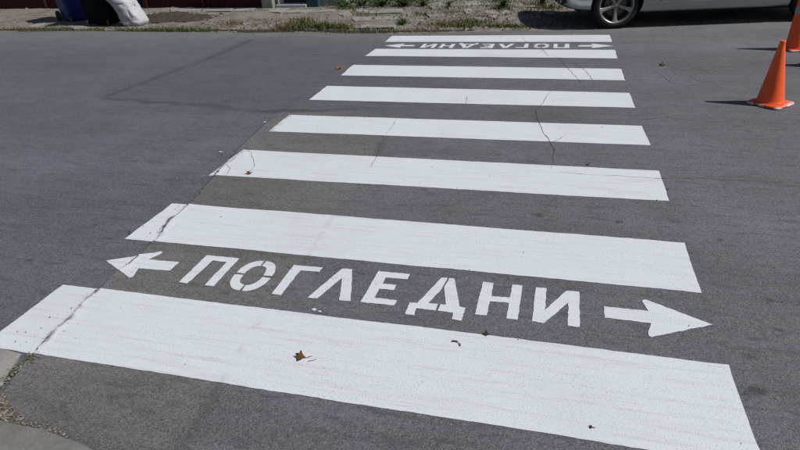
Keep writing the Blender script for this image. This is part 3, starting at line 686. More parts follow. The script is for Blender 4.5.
# pink and pale scrap by the garden
c = px((456, 1), 0.05); bm = bmesh.new()
P = [(-0.04, -0.02), (0.045, -0.03), (0.05, 0.03), (0.0, 0.045), (-0.045, 0.03)]
bm_prism(bm, P, 0, 0.05); 
for v in bm.verts:
    if v.co.z > 0.02: v.co += Vector((random.uniform(-0.02, 0.02), random.uniform(-0.02, 0.02), random.uniform(0, 0.05)))
o = from_bm('plastic_scrap', bm, M['paper']); o.location = (c[0], c[1], float(gz(*c)) + 0.002); tag(o, 'small crumpled pale pink scrap lying among weeds', 'litter')

# ------------------------------------------------------------------ fallen leaves and twigs on the road
def leaf(q, size, rz, m, label, curl=0.5, seed=0, zoff=0.0035):
    rnd = random.Random(seed); c = px(q)
    out = []
    lobes = 5
    for k in range(lobes * 6):
        a = 2 * math.pi * k / (lobes * 6); r = 0.60 + 0.34 * max(0, math.cos(lobes * a / 1.0)) ** 1.2 * (1.1 if abs(a - math.pi / 2) < 2 else 0.75) + rnd.uniform(-0.05, 0.05)
        out.append((r * math.cos(a), r * math.sin(a)))
    bm = bmesh.new(); ctr = bm.verts.new((0, 0, 0.0)); mid = [bm.verts.new((x * 0.55, y * 0.55, 0)) for x, y in out]; rim = [bm.verts.new((x, y, 0)) for x, y in out]; n = len(out)
    for k in range(n):
        bm.faces.new((ctr, mid[k], mid[(k + 1) % n])); bm.faces.new((mid[k], rim[k], rim[(k + 1) % n], mid[(k + 1) % n]))
    ph = rnd.random() * 6
    for v in bm.verts:
        d = math.hypot(v.co.x, v.co.y); a = math.atan2(v.co.y, v.co.x)
        v.co.z = curl * d * d * (0.55 + 0.65 * math.sin(2 * a + ph)) + 0.12 * d * math.sin(5 * a + ph)
        v.co.x *= 1 - 0.25 * curl * d
    zmin = min(v.co.z for v in bm.verts)
    for v in bm.verts: v.co.z -= zmin
    r = bmesh.ops.solidify(bm, geom=bm.faces[:], thickness=0.02)
    root = empty('fallen_leaf', (c[0], c[1], zoff), rz); tag(root, label, 'leaf', 'dead leaves lying on the road')
    for v in bm.verts: v.co *= size
    from_bm('blade', bm, m, root, smooth=True)
    bm = bmesh.new(); bm_tube(bm, [(0, 0, 0.2 * curl * size), (size * 0.8, -size * 0.2, 0.1 * size), (size * 1.6, -size * 0.1, 0.16 * size)], [0.0016, 0.0012, 0.001], 5); from_bm('stalk', bm, m, root)
leaf((301, 359), 0.031, 0.5, M['leafbrown'], 'curled reddish brown leaf with stalk lying on the widest stripe', 0.95, 3)
leaf((250, 174), 0.033, 2.2, M['leafbrown'], 'brown leaf at the stripe end where the open crack passes', 0.8, 5)
leaf((339, 69), 0.055, 0.3, M['leaforange'], 'orange leaf on bare asphalt beside a stripe end', 0.6, 8)
leaf((662, 65.5), 0.045, 1.3, M['leaforange'], 'pale orange leaf on asphalt among fine cracks beside the stripes', 0.6, 9)
leaf((487, 335.5), 0.018, 1.9, M['leafdark'], 'small crumpled dark leaf beneath the letter Н on the stripe edge', 1.0, 12)
leaf((130, 233), 0.013, 0.9, M['leafbrown'], 'tiny brown leaf scrap on the pointed stripe corner by the arrow', 0.8, 14)
leaf((591, 428), 0.010, 0.2, M['leafdark'], 'tiny dark leaf scrap on the widest stripe near its end', 0.6, 16)
leaf((588, 165), 0.018, 0.2, M['leaforange'], 'small reddish leaf scrap on the far edge of a stripe', 0.6, 17)
def twig(P, r, label, m='twig'):
    c = px(P[0]); bm = bmesh.new(); bm_tube(bm, [(px(q)[0] - c[0], px(q)[1] - c[1], r + (0.001 if 0 < k < len(P) - 1 else 0)) for k, q in enumerate(P)], [r * (1 - 0.12 * k) for k in range(len(P))], 6)
    o = from_bm('twig', bm, M[m], None, True); o.location = (c[0], c[1], 0.003); tag(o, label, 'twig', 'twigs lying on the road')
twig([(452, 342), (457, 342.5), (460, 345), (460.5, 347)], 0.0035, 'short bent twig on the widest stripe under the letter Д')
twig([(308, 362), (314, 361), (317, 359.5)], 0.0012, 'thin tan twig beside the curled leaf', 'straw')
# grit lying about the crossing, thicker beside the open crack and the kerb
for nm, mm, cnt in (('pale_grit', 'concrete', 420), ('dark_grit', 'soil', 170)):
    bm = bmesh.new()
    for k in range(cnt):
        if k % 3 == 0: y = random.uniform(1.2, 5.0); x = float(crack_x(y)) + random.gauss(0, 0.07)
        elif k % 3 == 1: x = random.uniform(-7, 3.5); y = float(edge_y(x)) - abs(random.gauss(0, 0.45)) - 0.02
        else: x = random.uniform(-4.5, 3.0); y = random.uniform(1.1, 6.0)
        r = random.uniform(0.0014, 0.0036) * (1 + 0.16 * max(0, y - 2))
        g_ = bmesh.ops.create_icosphere(bm, subdivisions=1, radius=r, matrix=Matrix.Translation((x, y, 0.002 + r * 0.3)) @ Matrix.Rotation(random.random() * 6, 4, 'Z') @ Matrix.Diagonal((1.4, 0.9, 0.7, 1)))
    tag(from_bm(nm, bm, M[mm]), 'scattered ' + nm.replace('_', ' ') + ' grains lying on the road', 'grit', kind='stuff')
# small white flakes of spilt paint
for k, (q, r) in enumerate((((314, 309.5), 0.010), ((320, 311.5), 0.007), ((221, 152), 0.014), ((265, 122), 0.013))):
    c = px(q); bm = bmesh.new()
    P = [(c[0] + r * (0.5 + 1.4 * abs(float(fbm(math.cos(a) * 2 + k * 5, math.sin(a) * 2, 15, 3)))) * math.cos(a) * 1.5, c[1] + r * (0.5 + 1.4 * abs(float(fbm(math.cos(a) * 2 + k * 5, math.sin(a) * 2, 15, 3)))) * math.sin(a)) for a in np.linspace(0, 2 * math.pi, 18)[:-1]]
    bm_prism(bm, P, 0.0002, 0.0016); from_bm('paint_splash', bm, M['paint'], road)

# ------------------------------------------------------------------ traffic cones
def cone(x, y, h, rb, base, rot, label, tilt=(0, 0), band=None):
    root = empty('traffic_cone', (x, y, 0.0), rot); tag(root, label, 'traffic cone', 'orange traffic cones on the road')
    bm = bmesh.new(); r1 = 0.021
    lx, ly = tilt[0] * math.cos(rot) + tilt[1] * math.sin(rot), -tilt[0] * math.sin(rot) + tilt[1] * math.cos(rot)
    def shear(bm):                                  # the soft plastic sags to one side
        for v in bm.verts: t = max(0.0, v.co.z - 0.03); v.co.x += lx * t; v.co.y += ly * t
    prof = [(rb + 0.014, 0.026), (rb + 0.006, 0.034), (rb, 0.05)]
    for k in range(1, 12): t = k / 12; prof.append((rb + (r1 - rb) * t, 0.05 + (h - 0.06) * t))
    prof += [(r1, h - 0.012), (r1 * 1.06, h - 0.008), (r1 * 0.95, h), (r1 * 0.75, h + 0.001), (r1 * 0.6, h - 0.03)]
    bm_lathe(bm, prof, 40); shear(bm); from_bm('cone_body', bm, M['cone'], root, True)
    # rounded square foot, slightly warped and scalloped
    bm = bmesh.new(); n = 64; rings = []
    for rr, z in ((0.2, 0.003), (0.96, 0.002), (1.0, 0.006), (1.0, 0.015), (0.965, 0.022), (0.80, 0.027), (0.2, 0.03)):
        ring = []
        for k in range(n):
            a = 2 * math.pi * k / n; c, s = math.cos(a), math.sin(a); e = 9
            R_ = base / (abs(c) ** e + abs(s) ** e) ** (1 / e) * (1 + 0.018 * math.sin(8 * a))
            wz = 0.004 * max(0, math.sin(2 * a + x * 7)) * rr * (z > 0.004)
            ring.append(bm.verts.new((R_ * rr * c, R_ * rr * s, z + wz)))
        rings.append(ring)
    for a, b in zip(rings[:-1], rings[1:]):
        for k in range(n): bm.faces.new((a[k], a[(k + 1) % n], b[(k + 1) % n], b[k]))
    bm.faces.new(rings[0][::-1]); bm.faces.new(rings[-1]); from_bm('base', bm, M['conebase'], root, True)
    if band:
        bm = bmesh.new(); f = lambda z: rb + (r1 - rb) * (z - 0.05) / (h - 0.06) + 0.002
        bm_lathe(bm, [(f(band[0]), band[0]), (f((band[0] + band[1]) / 2), (band[0] + band[1]) / 2), (f(band[1]), band[1])], 40, cap=False); shear(bm); from_bm('reflective_band', bm, M['band'], root, True)
cone(1.95, 5.715, 0.56, 0.108, 0.150, math.radians(44), 'plain orange traffic cone with white paint spattered on its foot', (-0.05, 0))
cone(2.885, 8.07, 0.62, 0.122, 0.150, math.radians(10), 'leaning orange traffic cone with a grey band next to the silver car', (-0.165, 0), (0.42, 0.50))
cone(2.845, 7.22, 0.52, 0.108, 0.145, math.radians(4), 'orange traffic cone standing between the two other cones', (0, 0))

# ------------------------------------------------------------------ parked car
CAR_A = math.radians(11)
car = empty('parked_car', (0.722, 10.325, 0.008), CAR_A); tag(car, 'silver hatchback car with five-spoke alloy wheels parked at the roadside', 'car')
def lg(s): return s + 0.26 * np.clip((np.asarray(s, float) - 0.9) / 1.0, 0, 1)
ST = np.array([  # s, half width, z bottom, z top, sill half width
    (-0.80, 0.46, 0.36, 0.62, 0.40), (-0.76, 0.62, 0.315, 0.68, 0.56), (-0.68, 0.74, 0.29, 0.73, 0.68), (-0.55, 0.81, 0.275, 0.785, 0.76), (-0.38, 0.85, 0.265, 0.83, 0.80), (0.0, 0.875, 0.235, 0.90, 0.80),
    (0.45, 0.882, 0.205, 0.955, 0.785), (1.0, 0.885, 0.205, 1.0, 0.785), (2.0, 0.885, 0.205, 1.02, 0.785), (2.5, 0.88, 0.215, 1.03, 0.785), (2.9, 0.86, 0.26, 1.03, 0.78), (3.2, 0.82, 0.31, 1.02, 0.74), (3.38, 0.74, 0.35, 0.98, 0.66), (3.44, 0.62, 0.40, 0.92, 0.54)])
ST[:, 0] = lg(ST[:, 0])
ss = np.concatenate([np.linspace(-0.80, -0.5, 16), np.linspace(-0.5, 3.36, 78)[1:], np.linspace(3.36, 3.70, 12)[1:]])
par = [np.interp(ss, ST[:, 0], ST[:, k]) for k in range(1, 5)]
for p in par[:4]:
    for _ in range(2): p[1:-1] = (p[:-2] + 2 * p[1:-1] + p[2:]) / 4
def section(w, zb, zt, ws):
    h = zt - zb
    pr = [(0, zb), (ws * 0.6, zb), (ws - 0.02, zb + 0.004), (ws, zb + 0.02), (ws + (w - ws) * 0.35, zb + 0.07), (ws + (w - ws) * 0.62, zb + 0.125), (ws + (w - ws) * 0.64, zb + 0.14), (ws + (w - ws) * 0.8, zb + 0.155), (w - 0.006, zb + 0.3 * h), (w, zb + 0.47 * h), (w - 0.008, zb + 0.62 * h), (w - 0.02, zb + 0.78 * h), (w - 0.05, zb + 0.9 * h), (w - 0.11, zb + 0.965 * h), (w * 0.72, zt), (w * 0.35, zt + 0.025), (0, zt + 0.03)]
    return pr
bm = bmesh.new(); rings = []
for k in range(len(ss)):
    pr = section(*(p[k] for p in par)); full = [(-y, z) for y, z in pr] + [(y, z) for y, z in reversed(pr[1:-1])]
    rings.append([bm.verts.new((ss[k] + (0.05 * (0.5 - abs(z - 0.5)) if k == 0 else 0) * -1, y, z)) for y, z in full])
n = len(rings[0])
for a, b in zip(rings[:-1], rings[1:]):
    for k in range(n): bm.faces.new((a[k], a[(k + 1) % n], b[(k + 1) % n], b[k]))
bm.faces.new(rings[0][::-1]); bm.faces.new(rings[-1])
body = from_bm('body', bm, M['carpaint'], car)
body.data.materials.append(M['trim'])
# wheel wells are cut out of the body
cutters = []
for sx in (0.0, 2.86):
    for side in (-1, 1):
        bm = bmesh.new(); bm_lathe(bm, [(0.375, -0.16), (0.375, 0.16)], 40, axis='Y')
        for v in bm.verts: v.co += Vector((sx, side * 0.80, 0.335))
        me = bpy.data.meshes.new('well'); bmesh.ops.recalc_face_normals(bm, faces=bm.faces); bm.to_mesh(me); bm.free(); me.materials.append(M['trim'])
        c = bpy.data.objects.new('well', me); col.objects.link(c); c.parent = car; cutters.append(c)
        md = body.modifiers.new('well', 'BOOLEAN'); md.operation = 'DIFFERENCE'; md.object = c; md.solver = 'EXACT'; md.material_mode = 'TRANSFER'
bpy.context.view_layer.update()
dg = bpy.context.evaluated_depsgraph_get(); nm = bpy.data.meshes.new_from_object(body.evaluated_get(dg)); body.modifiers.clear(); body.data = nm
for c in cutters: bpy.data.objects.remove(c, do_unlink=True)
smooth_angle(body, 40)
# underbody in black
box_obj('underbody', (-0.45, -0.62, 0.17), (3.18, 0.62, 0.30), M['trim'], car, 0.03)
# cabin with glass
CB = [(0.62, 0.99, 0.70), (0.95, 1.19, 0.665), (1.32, 1.40, 0.61), (1.55, 1.45, 0.60), (2.1, 1.475, 0.60), (2.7, 1.45, 0.59), (3.0, 1.38, 0.575), (3.2, 1.2, 0.62), (3.32, 1.02, 0.66)]
bm = bmesh.new(); rings = []
for s, zt, wt in CB:
    s = float(lg(s))
    t = (zt - 0.97) / 0.5; wb = 0.79
    pr = [(-wb, 0.97), (-(wb + (wt - wb) * t * 0.5), 0.97 + (zt - 0.97) * 0.5), (-wt, zt - 0.035 * t), (-wt + 0.07, zt), (0, zt + 0.02 * t), (wt - 0.07, zt), (wt, zt - 0.035 * t), (wb + (wt - wb) * t * 0.5, 0.97 + (zt - 0.97) * 0.5), (wb, 0.97)]
    rings.append([bm.verts.new((s, y, z)) for y, z in pr])
for a, b in zip(rings[:-1], rings[1:]):
    for k in range(8): bm.faces.new((a[k], a[k + 1], b[k + 1], b[k]))
cab = from_bm('cabin', bm, M['carpaint'], car); smooth_angle(cab, 35)
def pane(name, P, off):
    bm = bmesh.new(); P = [(float(lg(p[0])), p[1], p[2]) for p in P]; a = [bm.verts.new(Vector(p)) for p in P]; b = [bm.verts.new(Vector(p) + Vector(off)) for p in P]
    bm.faces.new(b); bm.faces.new(a[::-1])
    for k in range(len(P)): bm.faces.new((a[k], a[(k + 1) % len(P)], b[(k + 1) % len(P)], b[k]))
    return from_bm(name, bm, M['glass'], car)
for sd_ in (-1, 1):
    f = lambda s, z: (s, sd_ * (0.79 + (0.60 - 0.79) * (z - 0.97) / 0.5 + 0.004), z)
    pane('side_window', [f(1.05, 1.03), f(1.78, 1.03), f(1.78, 1.40), f(1.45, 1.38)], (0, sd_ * 0.012, 0.004)); pane('side_window', [f(1.86, 1.03), f(2.65, 1.04), f(2.6, 1.39), f(1.86, 1.405)], (0, sd_ * 0.012, 0.004)); pane('side_window', [f(2.74, 1.06), f(3.02, 1.1), f(2.92, 1.34), f(2.7, 1.37)], (0, sd_ * 0.012, 0.004))
pane('windscreen', [(0.70, -0.66, 1.03), (0.70, 0.66, 1.03), (1.33, 0.54, 1.41), (1.33, -0.54, 1.41)], (-0.012, 0, 0.02))
pane('rear_window', [(3.31, -0.58, 1.08), (3.31, 0.58, 1.08), (3.05, 0.52, 1.37), (3.05, -0.52, 1.37)], (0.02, 0, 0.02))
# panel gaps, trims, lamps
for sd_ in (-1, 1):
    for s in (0.62, 1.95, 2.80):
        bm = bmesh.new(); zz = [0.36, 0.45, 0.56, 0.66, 0.78, 0.88, 0.95]
        w = np.interp(s, ss, par[0]); pr = section(*(float(np.interp(s, ss, p)) for p in par))
        zy = sorted((z, y) for y, z in pr if y > 0.5); yy = [float(np.interp(z, [a for a, _ in zy], [b for _, b in zy])) for z in zz]
        v0 = [bm.verts.new((s - 0.003, sd_ * (y + 0.0012), z)) for y, z in zip(yy, zz)]; v1 = [bm.verts.new((s + 0.003, sd_ * (y + 0.0012), z)) for y, z in zip(yy, zz)]
        for k in range(len(zz) - 1): bm.faces.new((v0[k], v1[k], v1[k + 1], v0[k + 1]))
        from_bm('door_gap', bm, M['trim'], car)
    for s in (1.62, 2.52): box_obj('door_handle', (s, sd_ * 0.872 - 0.014, 0.80), (s + 0.19, sd_ * 0.872 + 0.014, 0.83), M['carpaint'], car, 0.008)
    # bright strip standing in for the highlight along the door-bottom crease
    bm = bmesh.new(); bm_tube(bm, [(s, sd_ * (float(np.interp(s, ss, par[3])) + (float(np.interp(s, ss, par[0])) - float(np.interp(s, ss, par[3]))) * 0.66 + 0.004), float(np.interp(s, ss, par[1])) + 0.15) for s in np.linspace(0.46, 2.42, 12)], 0.007, 6); from_bm('crease_highlight', bm, M['chrome'], car, True)
    bm = bmesh.new(); bm_box(bm, (-0.10, -0.075, -0.05), (0.06, 0.075, 0.06), 0.03); mr = from_bm('wing_mirror', bm, M['carpaint'], car, True); mr.location = (0.95, sd_ * 0.92, 1.02)
    # headlamp and fog lamp follow the nose
    def nose(y, z, out=0.006):
        s = float(np.interp(abs(y), [0.0, 0.46, 0.60, 0.70, 0.78, 0.83, 0.86], [-0.80, -0.80, -0.765, -0.70, -0.60, -0.45, -0.30])); return s - out
    bm = bmesh.new(); A_, B_ = [], []
    for y in np.linspace(0.50, 0.80, 9):
        t = (y - 0.5) / 0.3; A_.append(bm.verts.new((nose(y, 0) - 0.004 + 0.0 * t, sd_ * y, 0.56 + 0.05 * t))); B_.append(bm.verts.new((nose(y, 0) + 0.05 + 0.1 * t, sd_ * y, 0.66 + 0.06 * t)))
    for k in range(8): bm.faces.new((A_[k], A_[k + 1], B_[k + 1], B_[k]))
    from_bm('headlight', bm, M['lampglass'], car, True)
    bm = bmesh.new(); A_, B_ = [], []
    for y in np.linspace(0.50, 0.66, 6): A_.append(bm.verts.new((nose(y, 0, 0.012), sd_ * y, 0.345))); B_.append(bm.verts.new((nose(y, 0, 0.016), sd_ * y, 0.44)))
    for k in range(5): bm.faces.new((A_[k], A_[k + 1], B_[k + 1], B_[k]))
    fr = from_bm('fog_lamp_recess', bm, M['trim'], car, True)
    bm = bmesh.new(); bm_lathe(bm, [(0.034, -0.012), (0.036, 0.0), (0.02, 0.006)], 20, 'Y')
    for v in bm.verts: v.co = Vector((nose(0.585, 0, 0.018) + v.co.y * -0.6, sd_ * 0.585 + v.co.x, 0.392 + v.co.z))
    from_bm('fog_lamp', bm, M['lampglass'], car, True)
    box_obj('tail_light', (3.56, sd_ * 0.70 - 0.07, 0.78), (3.665, sd_ * 0.70 + 0.07, 1.0), M['redlamp'], car, 0.02)
bm = bmesh.new(); bm_box(bm, (-0.835, -0.44, 0.37), (-0.79, 0.44, 0.47), 0.012); from_bm('lower_grille', bm, M['trim'], car)
for z in (0.395, 0.42, 0.445): box_obj('grille_bar', (-0.842, -0.42, z - 0.004), (-0.80, 0.42, z + 0.004), M['trim'], car)
bm = bmesh.new(); bm_box(bm, (-0.832, -0.34, 0.56), (-0.79, 0.34, 0.63), 0.012); from_bm('upper_grille', bm, M['trim'], car)

def wheel(sx, side):
    w = empty('wheel'); w.parent = car; w.location = (sx, side * 0.74, 0.328); w.rotation_euler = (0, 0, 0 if side < 0 else math.pi)
    # axis along y, outer face towards -y
    bm = bmesh.new(); bm_lathe(bm, [(0.252, 0.09), (0.30, 0.098), (0.318, 0.088), (0.327, 0.06), (0.3285, 0.0), (0.327, -0.06), (0.318, -0.082), (0.306, -0.094), (0.285, -0.100), (0.262, -0.098), (0.253, -0.088), (0.25, 0.0)], 64, 'Y', cap=False)
    rings_close = from_bm('tyre', bm, M['rubber'], w, True)
    bm = bmesh.new(); bm_lathe(bm, [(0.249, 0.085), (0.235, 0.06), (0.225, -0.03), (0.236, -0.075), (0.247, -0.088), (0.2535, -0.09), (0.2535, -0.082)], 64, 'Y', cap=False)
    rim = from_bm('rim', bm, M['alloy'], w, True)
    bm = bmesh.new()
    for k in range(5):
        a = -math.pi / 2 + 2 * math.pi * k / 5; d = Vector((math.cos(a), 0, math.sin(a))); t = Vector((-math.sin(a), 0, math.cos(a)))
        prof = [(0.03, 0.026, -0.058), (0.08, 0.022, -0.062), (0.15, 0.024, -0.070), (0.20, 0.031, -0.076), (0.238, 0.050, -0.080)]
        top, bot = [], []
        for r, hw, y in prof:
            top.append([bm.verts.new(d * r + t * q + Vector((0, y + (0.006 if abs(q) > hw * 0.8 else 0), 0))) for q in (-hw, -hw * 0.75, hw * 0.75, hw)])
            bot.append([bm.verts.new(d * r + t * q + Vector((0, y + 0.035, 0))) for q in (-hw, hw)])
        for i in range(len(prof) - 1):
            for j in range(3): bm.faces.new((top[i][j], top[i][j + 1], top[i + 1][j + 1], top[i + 1][j]))
            bm.faces.new((top[i][0], top[i + 1][0], bot[i + 1][0], bot[i][0])); bm.faces.new((top[i][3], bot[i][1], bot[i + 1][1], top[i + 1][3])); bm.faces.new((bot[i][0], bot[i + 1][0], bot[i + 1][1], bot[i][1]))
        sp = from_bm('spoke', bm, M['alloy'], w); smooth_angle(sp, 50); bm = bmesh.new()
    bm.free(); bm = bmesh.new(); bm_lathe(bm, [(0.062, 0.0), (0.062, -0.056), (0.056, -0.064), (0.028, -0.066), (0.026, -0.071), (0.012, -0.073)], 32, 'Y'); from_bm('hub_cap', bm, M['alloy'], w, True)
    for k in range(5):
        a = math.pi / 2 + 2 * math.pi * k / 5; bm = bmesh.new(); bm_lathe(bm, [(0.011, -0.060), (0.011, -0.0672), (0.007, -0.068)], 12, 'Y')
        for v in bm.verts: v.co += Vector((0.042 * math.cos(a), 0, 0.042 * math.sin(a)))
        from_bm('wheel_nut', bm, M['trim'], w)
    bm = bmesh.new(); bm_lathe(bm, [(0.16, -0.012), (0.16, 0.01), (0.05, 0.012)], 40, 'Y'); from_bm('brake_disc', bm, M['brake'], w, False)
    bm = bmesh.new(); bm_lathe(bm, [(0.222, 0.03), (0.222, 0.05), (0.03, 0.052)], 40, 'Y'); from_bm('wheel_back', bm, M['trim'], w, False)
for sx in (0.0, 2.86):
    for side in (-1, 1): wheel(sx, side)

# ------------------------------------------------------------------ bins, sack, soil heap
def wheelie_bin(x, y, rz, m, name, label, w=0.56, d=0.62, h=1.0, taper=0.8):
    z0 = float(gz(x, y)); root = empty(name, (x, y, z0), rz); tag(root, label, 'rubbish bin', 'wheeled bins on the far pavement')
    bm = bmesh.new(); prev = None
    lv = [(0.0, taper * 0.96), (0.02, taper), (0.25, taper + (1 - taper) * 0.25), (0.3, taper + (1 - taper) * 0.3), (0.93, 1.0), (0.93, 1.05), (0.97, 1.05), (0.97, 0.98)]
    for t, s in lv:
        ring = []
        for k in range(40):
            a = 2 * math.pi * (k + 0.5) / 40; c, q = math.cos(a), math.sin(a); e = 9; R_ = 1 / (abs(c) ** e + abs(q) ** e) ** (1 / e); ring.append(bm.verts.new((R_ * c * w / 2 * s, R_ * q * d / 2 * s + 0.03 * t, 0.03 + t * h)))
        if prev:
            for k in range(40): bm.faces.new((prev[k], prev[(k + 1) % 40], ring[(k + 1) % 40], ring[k]))
        else: bm.faces.new(ring[::-1])
        prev = ring
    bm.faces.new(prev); smooth_angle(from_bm('container', bm, m, root), 40)
    bm = bmesh.new(); bm_box(bm, (-w / 2 * 1.07, -d / 2 * 1.07, h + 0.005), (w / 2 * 1.07, d / 2 * 1.1, h + 0.055), 0.02); from_bm('lid', bm, m, root)
    bm = bmesh.new(); bm_tube(bm, [(-w * 0.42, d * 0.58, h * 0.93), (-w * 0.42, d * 0.66, h * 0.95), (w * 0.42, d * 0.66, h * 0.95), (w * 0.42, d * 0.58, h * 0.93)], 0.013, 8); from_bm('handle', bm, m, root)
    for s in (-1, 1):
        bm = bmesh.new(); bm_lathe(bm, [(0.04, -0.025), (0.09, -0.025), (0.10, -0.015), (0.10, 0.015), (0.09, 0.025), (0.04, 0.025)], 28, 'Z')
        for v in bm.verts: v.co = Vector((s * (w * 0.40 + 0.04) + v.co.z, d * 0.42 + v.co.x, 0.10 + v.co.y))
        wh = from_bm('wheel', bm, M['rubber'], root); smooth_angle(wh, 40)
        bm = bmesh.new(); bm_box(bm, (s * w * 0.34 - 0.022, -d * 0.46, 0.0), (s * w * 0.34 + 0.022, -d * 0.36, 0.10), 0.008); from_bm('foot', bm, M['brake'], root)
    return root
b_ = px((67, 22.5), 0.06); wheelie_bin(b_[0], b_[1] + 0.27, math.radians(62), M['blue'], 'wheelie_bin', 'blue plastic wheelie bin on the dirt pavement', 0.50, 0.56, 1.0)
b_ = px((97, 25), 0.06); wheelie_bin(b_[0], b_[1] + 0.27, math.radians(6), M['black'], 'wheelie_bin', 'black plastic wheelie bin between blue bin and white sack', 0.64, 0.6, 1.05, 0.86)

b_ = px((131.5, 25.3), 0.06); sx_, sy2 = b_[0] - 0.05, b_[1] + 0.17; sz = float(gz(sx_, sy2))
bm = bmesh.new(); n, mlev = 56, 40; prev = None
for j in range(mlev + 1):
    t = j / mlev; z = 0.74 * t
    r = 0.20 + 0.05 * math.sin(min(1, t / 0.10) * math.pi / 2) if t < 0.10 else 0.25 - 0.05 * ((t - 0.10) / 0.90) ** 1.2
    if t > 0.9: r *= 1 - 0.55 * ((t - 0.9) / 0.1)
    ring = []
    for k in range(n):
        a = 2 * math.pi * k / n; e = 3.6; c, s = math.cos(a), math.sin(a); R_ = r / (abs(c) ** e + abs(s) ** e) ** (1 / e)
        wr = 0.04 * float(fbm(math.cos(a) * 2.2 + 7, math.sin(a) * 2.2 + t * 4, 5, 2)) + 0.006 * math.sin(a * 15 + 3 * math.sin(t * 5)) * t + 0.05 * max(0.0, 0.16 - abs(float(fbm(math.cos(a) * 2.6 + t * 2, math.sin(a) * 2.6 - t * 4, 15, 3)))) / 0.16 * 0.3 - 0.012 * max(0.0, 0.1 - abs(float(fbm(math.cos(a) * 4 - t, math.sin(a) * 4 + t * 5, 25, 2)))) / 0.1 + 0.012 * math.sin(a * 2 + t * 9)
        x = (R_ + wr) * c * (0.86 + 0.22 * t) + 0.05 - 0.42 * t * (0.5 + 0.5 * t); y = (R_ + wr) * s * 0.8
        ring.append(bm.verts.new((x, y, z * (1 + 0.06 * math.sin(a * 3)) if t > 0.85 else z)))
    if prev:
        for k in range(n): bm.faces.new((prev[k], prev[(k + 1) % n], ring[(k + 1) % n], ring[k]))
    else: bm.faces.new(ring[::-1])
    prev = ring
bm.faces.new(prev)
sack = empty('white_sack', (sx_, sy2, sz - 0.004)); tag(sack, 'bulging white woven sack leaning against the black bin', 'sack')
smooth_angle(from_bm('sack_body', bm, M['sack'], sack), 60)
bm = bmesh.new(); prev = None      # folded-down collar near the mouth
for t, r_ in ((0.0, 0.262), (0.35, 0.275), (0.8, 0.26), (1.0, 0.235)):
    ring = []
    for k in range(n):
        a = 2 * math.pi * k / n; c, s = math.cos(a), math.sin(a); r2 = r_ + 0.02 * float(fbm(a * 4, t * 3, 8, 3)); ring.append(bm.verts.new((r2 * c - 0.15 - 0.06 * t, r2 * s * 0.82, 0.43 + 0.12 * t - 0.06 * c + 0.015 * math.sin(4 * a))))
    if prev:
        for k in range(n): bm.faces.new((prev[k], prev[(k + 1) % n], ring[(k + 1) % n], ring[k]))
    prev = ring
from_bm('folded_collar', bm, M['sack'], sack, True)

c = px((168, 19), 0.05); X, Y = np.meshgrid(np.linspace(-1.0, 1.15, 90), np.linspace(-0.55, 0.6, 56))
r = np.hypot(X / 0.95, Y / 0.48) + 0.45 * fbm(X * 3.1, Y * 3.1, 3, 4)
Zh = 0.10 * np.clip(1 - r, 0, 1) ** 0.8 * (1 + 0.7 * fbm(X * 6, Y * 6, 6, 4)) - 0.05 * sstep(0.9, 1.25, r)
Zw = gz(c[0] + X, c[1] + Y)
o = link('soil_heap', grid_mesh('soil_heap', c[0] + X, c[1] + Y, Zw + Zh + 0.004, keep=(r[:-1, :-1] < 1.12)), M['soil']); tag(o, 'low heap of dark soil on the pavement beside the sack', 'soil heap')
bm = bmesh.new()
for k in range(260):
    a = random.random() * 6.283; q_ = random.gauss(0.75, 0.28); x = c[0] + 0.95 * q_ * math.cos(a); y = c[1] + 0.46 * q_ * math.sin(a); r_ = random.choice((0.01, 0.016, 0.024, 0.035))
    g_ = bmesh.ops.create_icosphere(bm, subdivisions=1, radius=r_, matrix=Matrix.Translation((x, y, float(gz(x, y)) + 0.07 * max(0, 1 - abs(q_)) + r_ * 0.3)) @ Matrix.Diagonal((1.2, 1, 0.7, 1)))
    for v in g_['verts']: v.co += Vector((random.uniform(-1, 1), random.uniform(-1, 1), random.uniform(-0.5, 0.5))) * r_ * 0.3
tag(from_bm('clods', bm, M['soil'], o), kind='stuff')

# ------------------------------------------------------------------ fence, gate, doorway and house along the back
def wy(x): return 12.0 - 0.055 * (x + 8)
WA = math.atan(-0.055)
def sheet_fence(x0, x1, m, name, label, cat, bays, zb=0.05):
    L = (x1 - x0) / math.cos(WA); root = empty(name, (x0, wy(x0), 0.02), WA); tag(root, label, cat)
    box_obj('footing', (0, -0.30, -0.10), (L, 0.12, zb - 0.01), M['concrete'], root, 0.015)
    for b in range(bays):
        a0 = L * b / bays + 0.02; a1 = L * (b + 1) / bays - 0.02
        bm = bmesh.new(); nn = int((a1 - a0) / 0.03); lo, hi = [], []
        for k in range(nn + 1):
            x = a0 + (a1 - a0) * k / nn; y = -0.012 if (k // 2) % 2 else 0.012
            lo.append(bm.verts.new((x, y, zb + 0.02))); hi.append(bm.verts.new((x, y, 2.0)))
        for k in range(nn): bm.faces.new((lo[k], lo[k + 1], hi[k + 1], hi[k]))
        bmesh.ops.solidify(bm, geom=bm.faces[:], thickness=0.003); from_bm('panel', bm, m, root)
        for z in (zb + 0.03, 1.0, 1.96): box_obj('rail', (a0, 0.016, z - 0.02), (a1, 0.05, z + 0.02), m, root)
    for b in range(bays + 1): box_obj('post', (L * b / bays - 0.03, -0.03, -0.03), (L * b / bays + 0.03, 0.03, 2.06), m, root, 0.005)
sheet_fence(-19.0, -10.4, M['maroon'], 'metal_fence', 'maroon sheet metal fence on a concrete footing behind the bins', 'fence', 5)
sheet_fence(-10.35, -9.2, M['navy'], 'dark_opening_sheet', 'dark blue sheet painted as the darkness of an opening in the maroon fence behind the sack', 'door', 1)  # navy sheet whose colour stands for the darkness of an opening
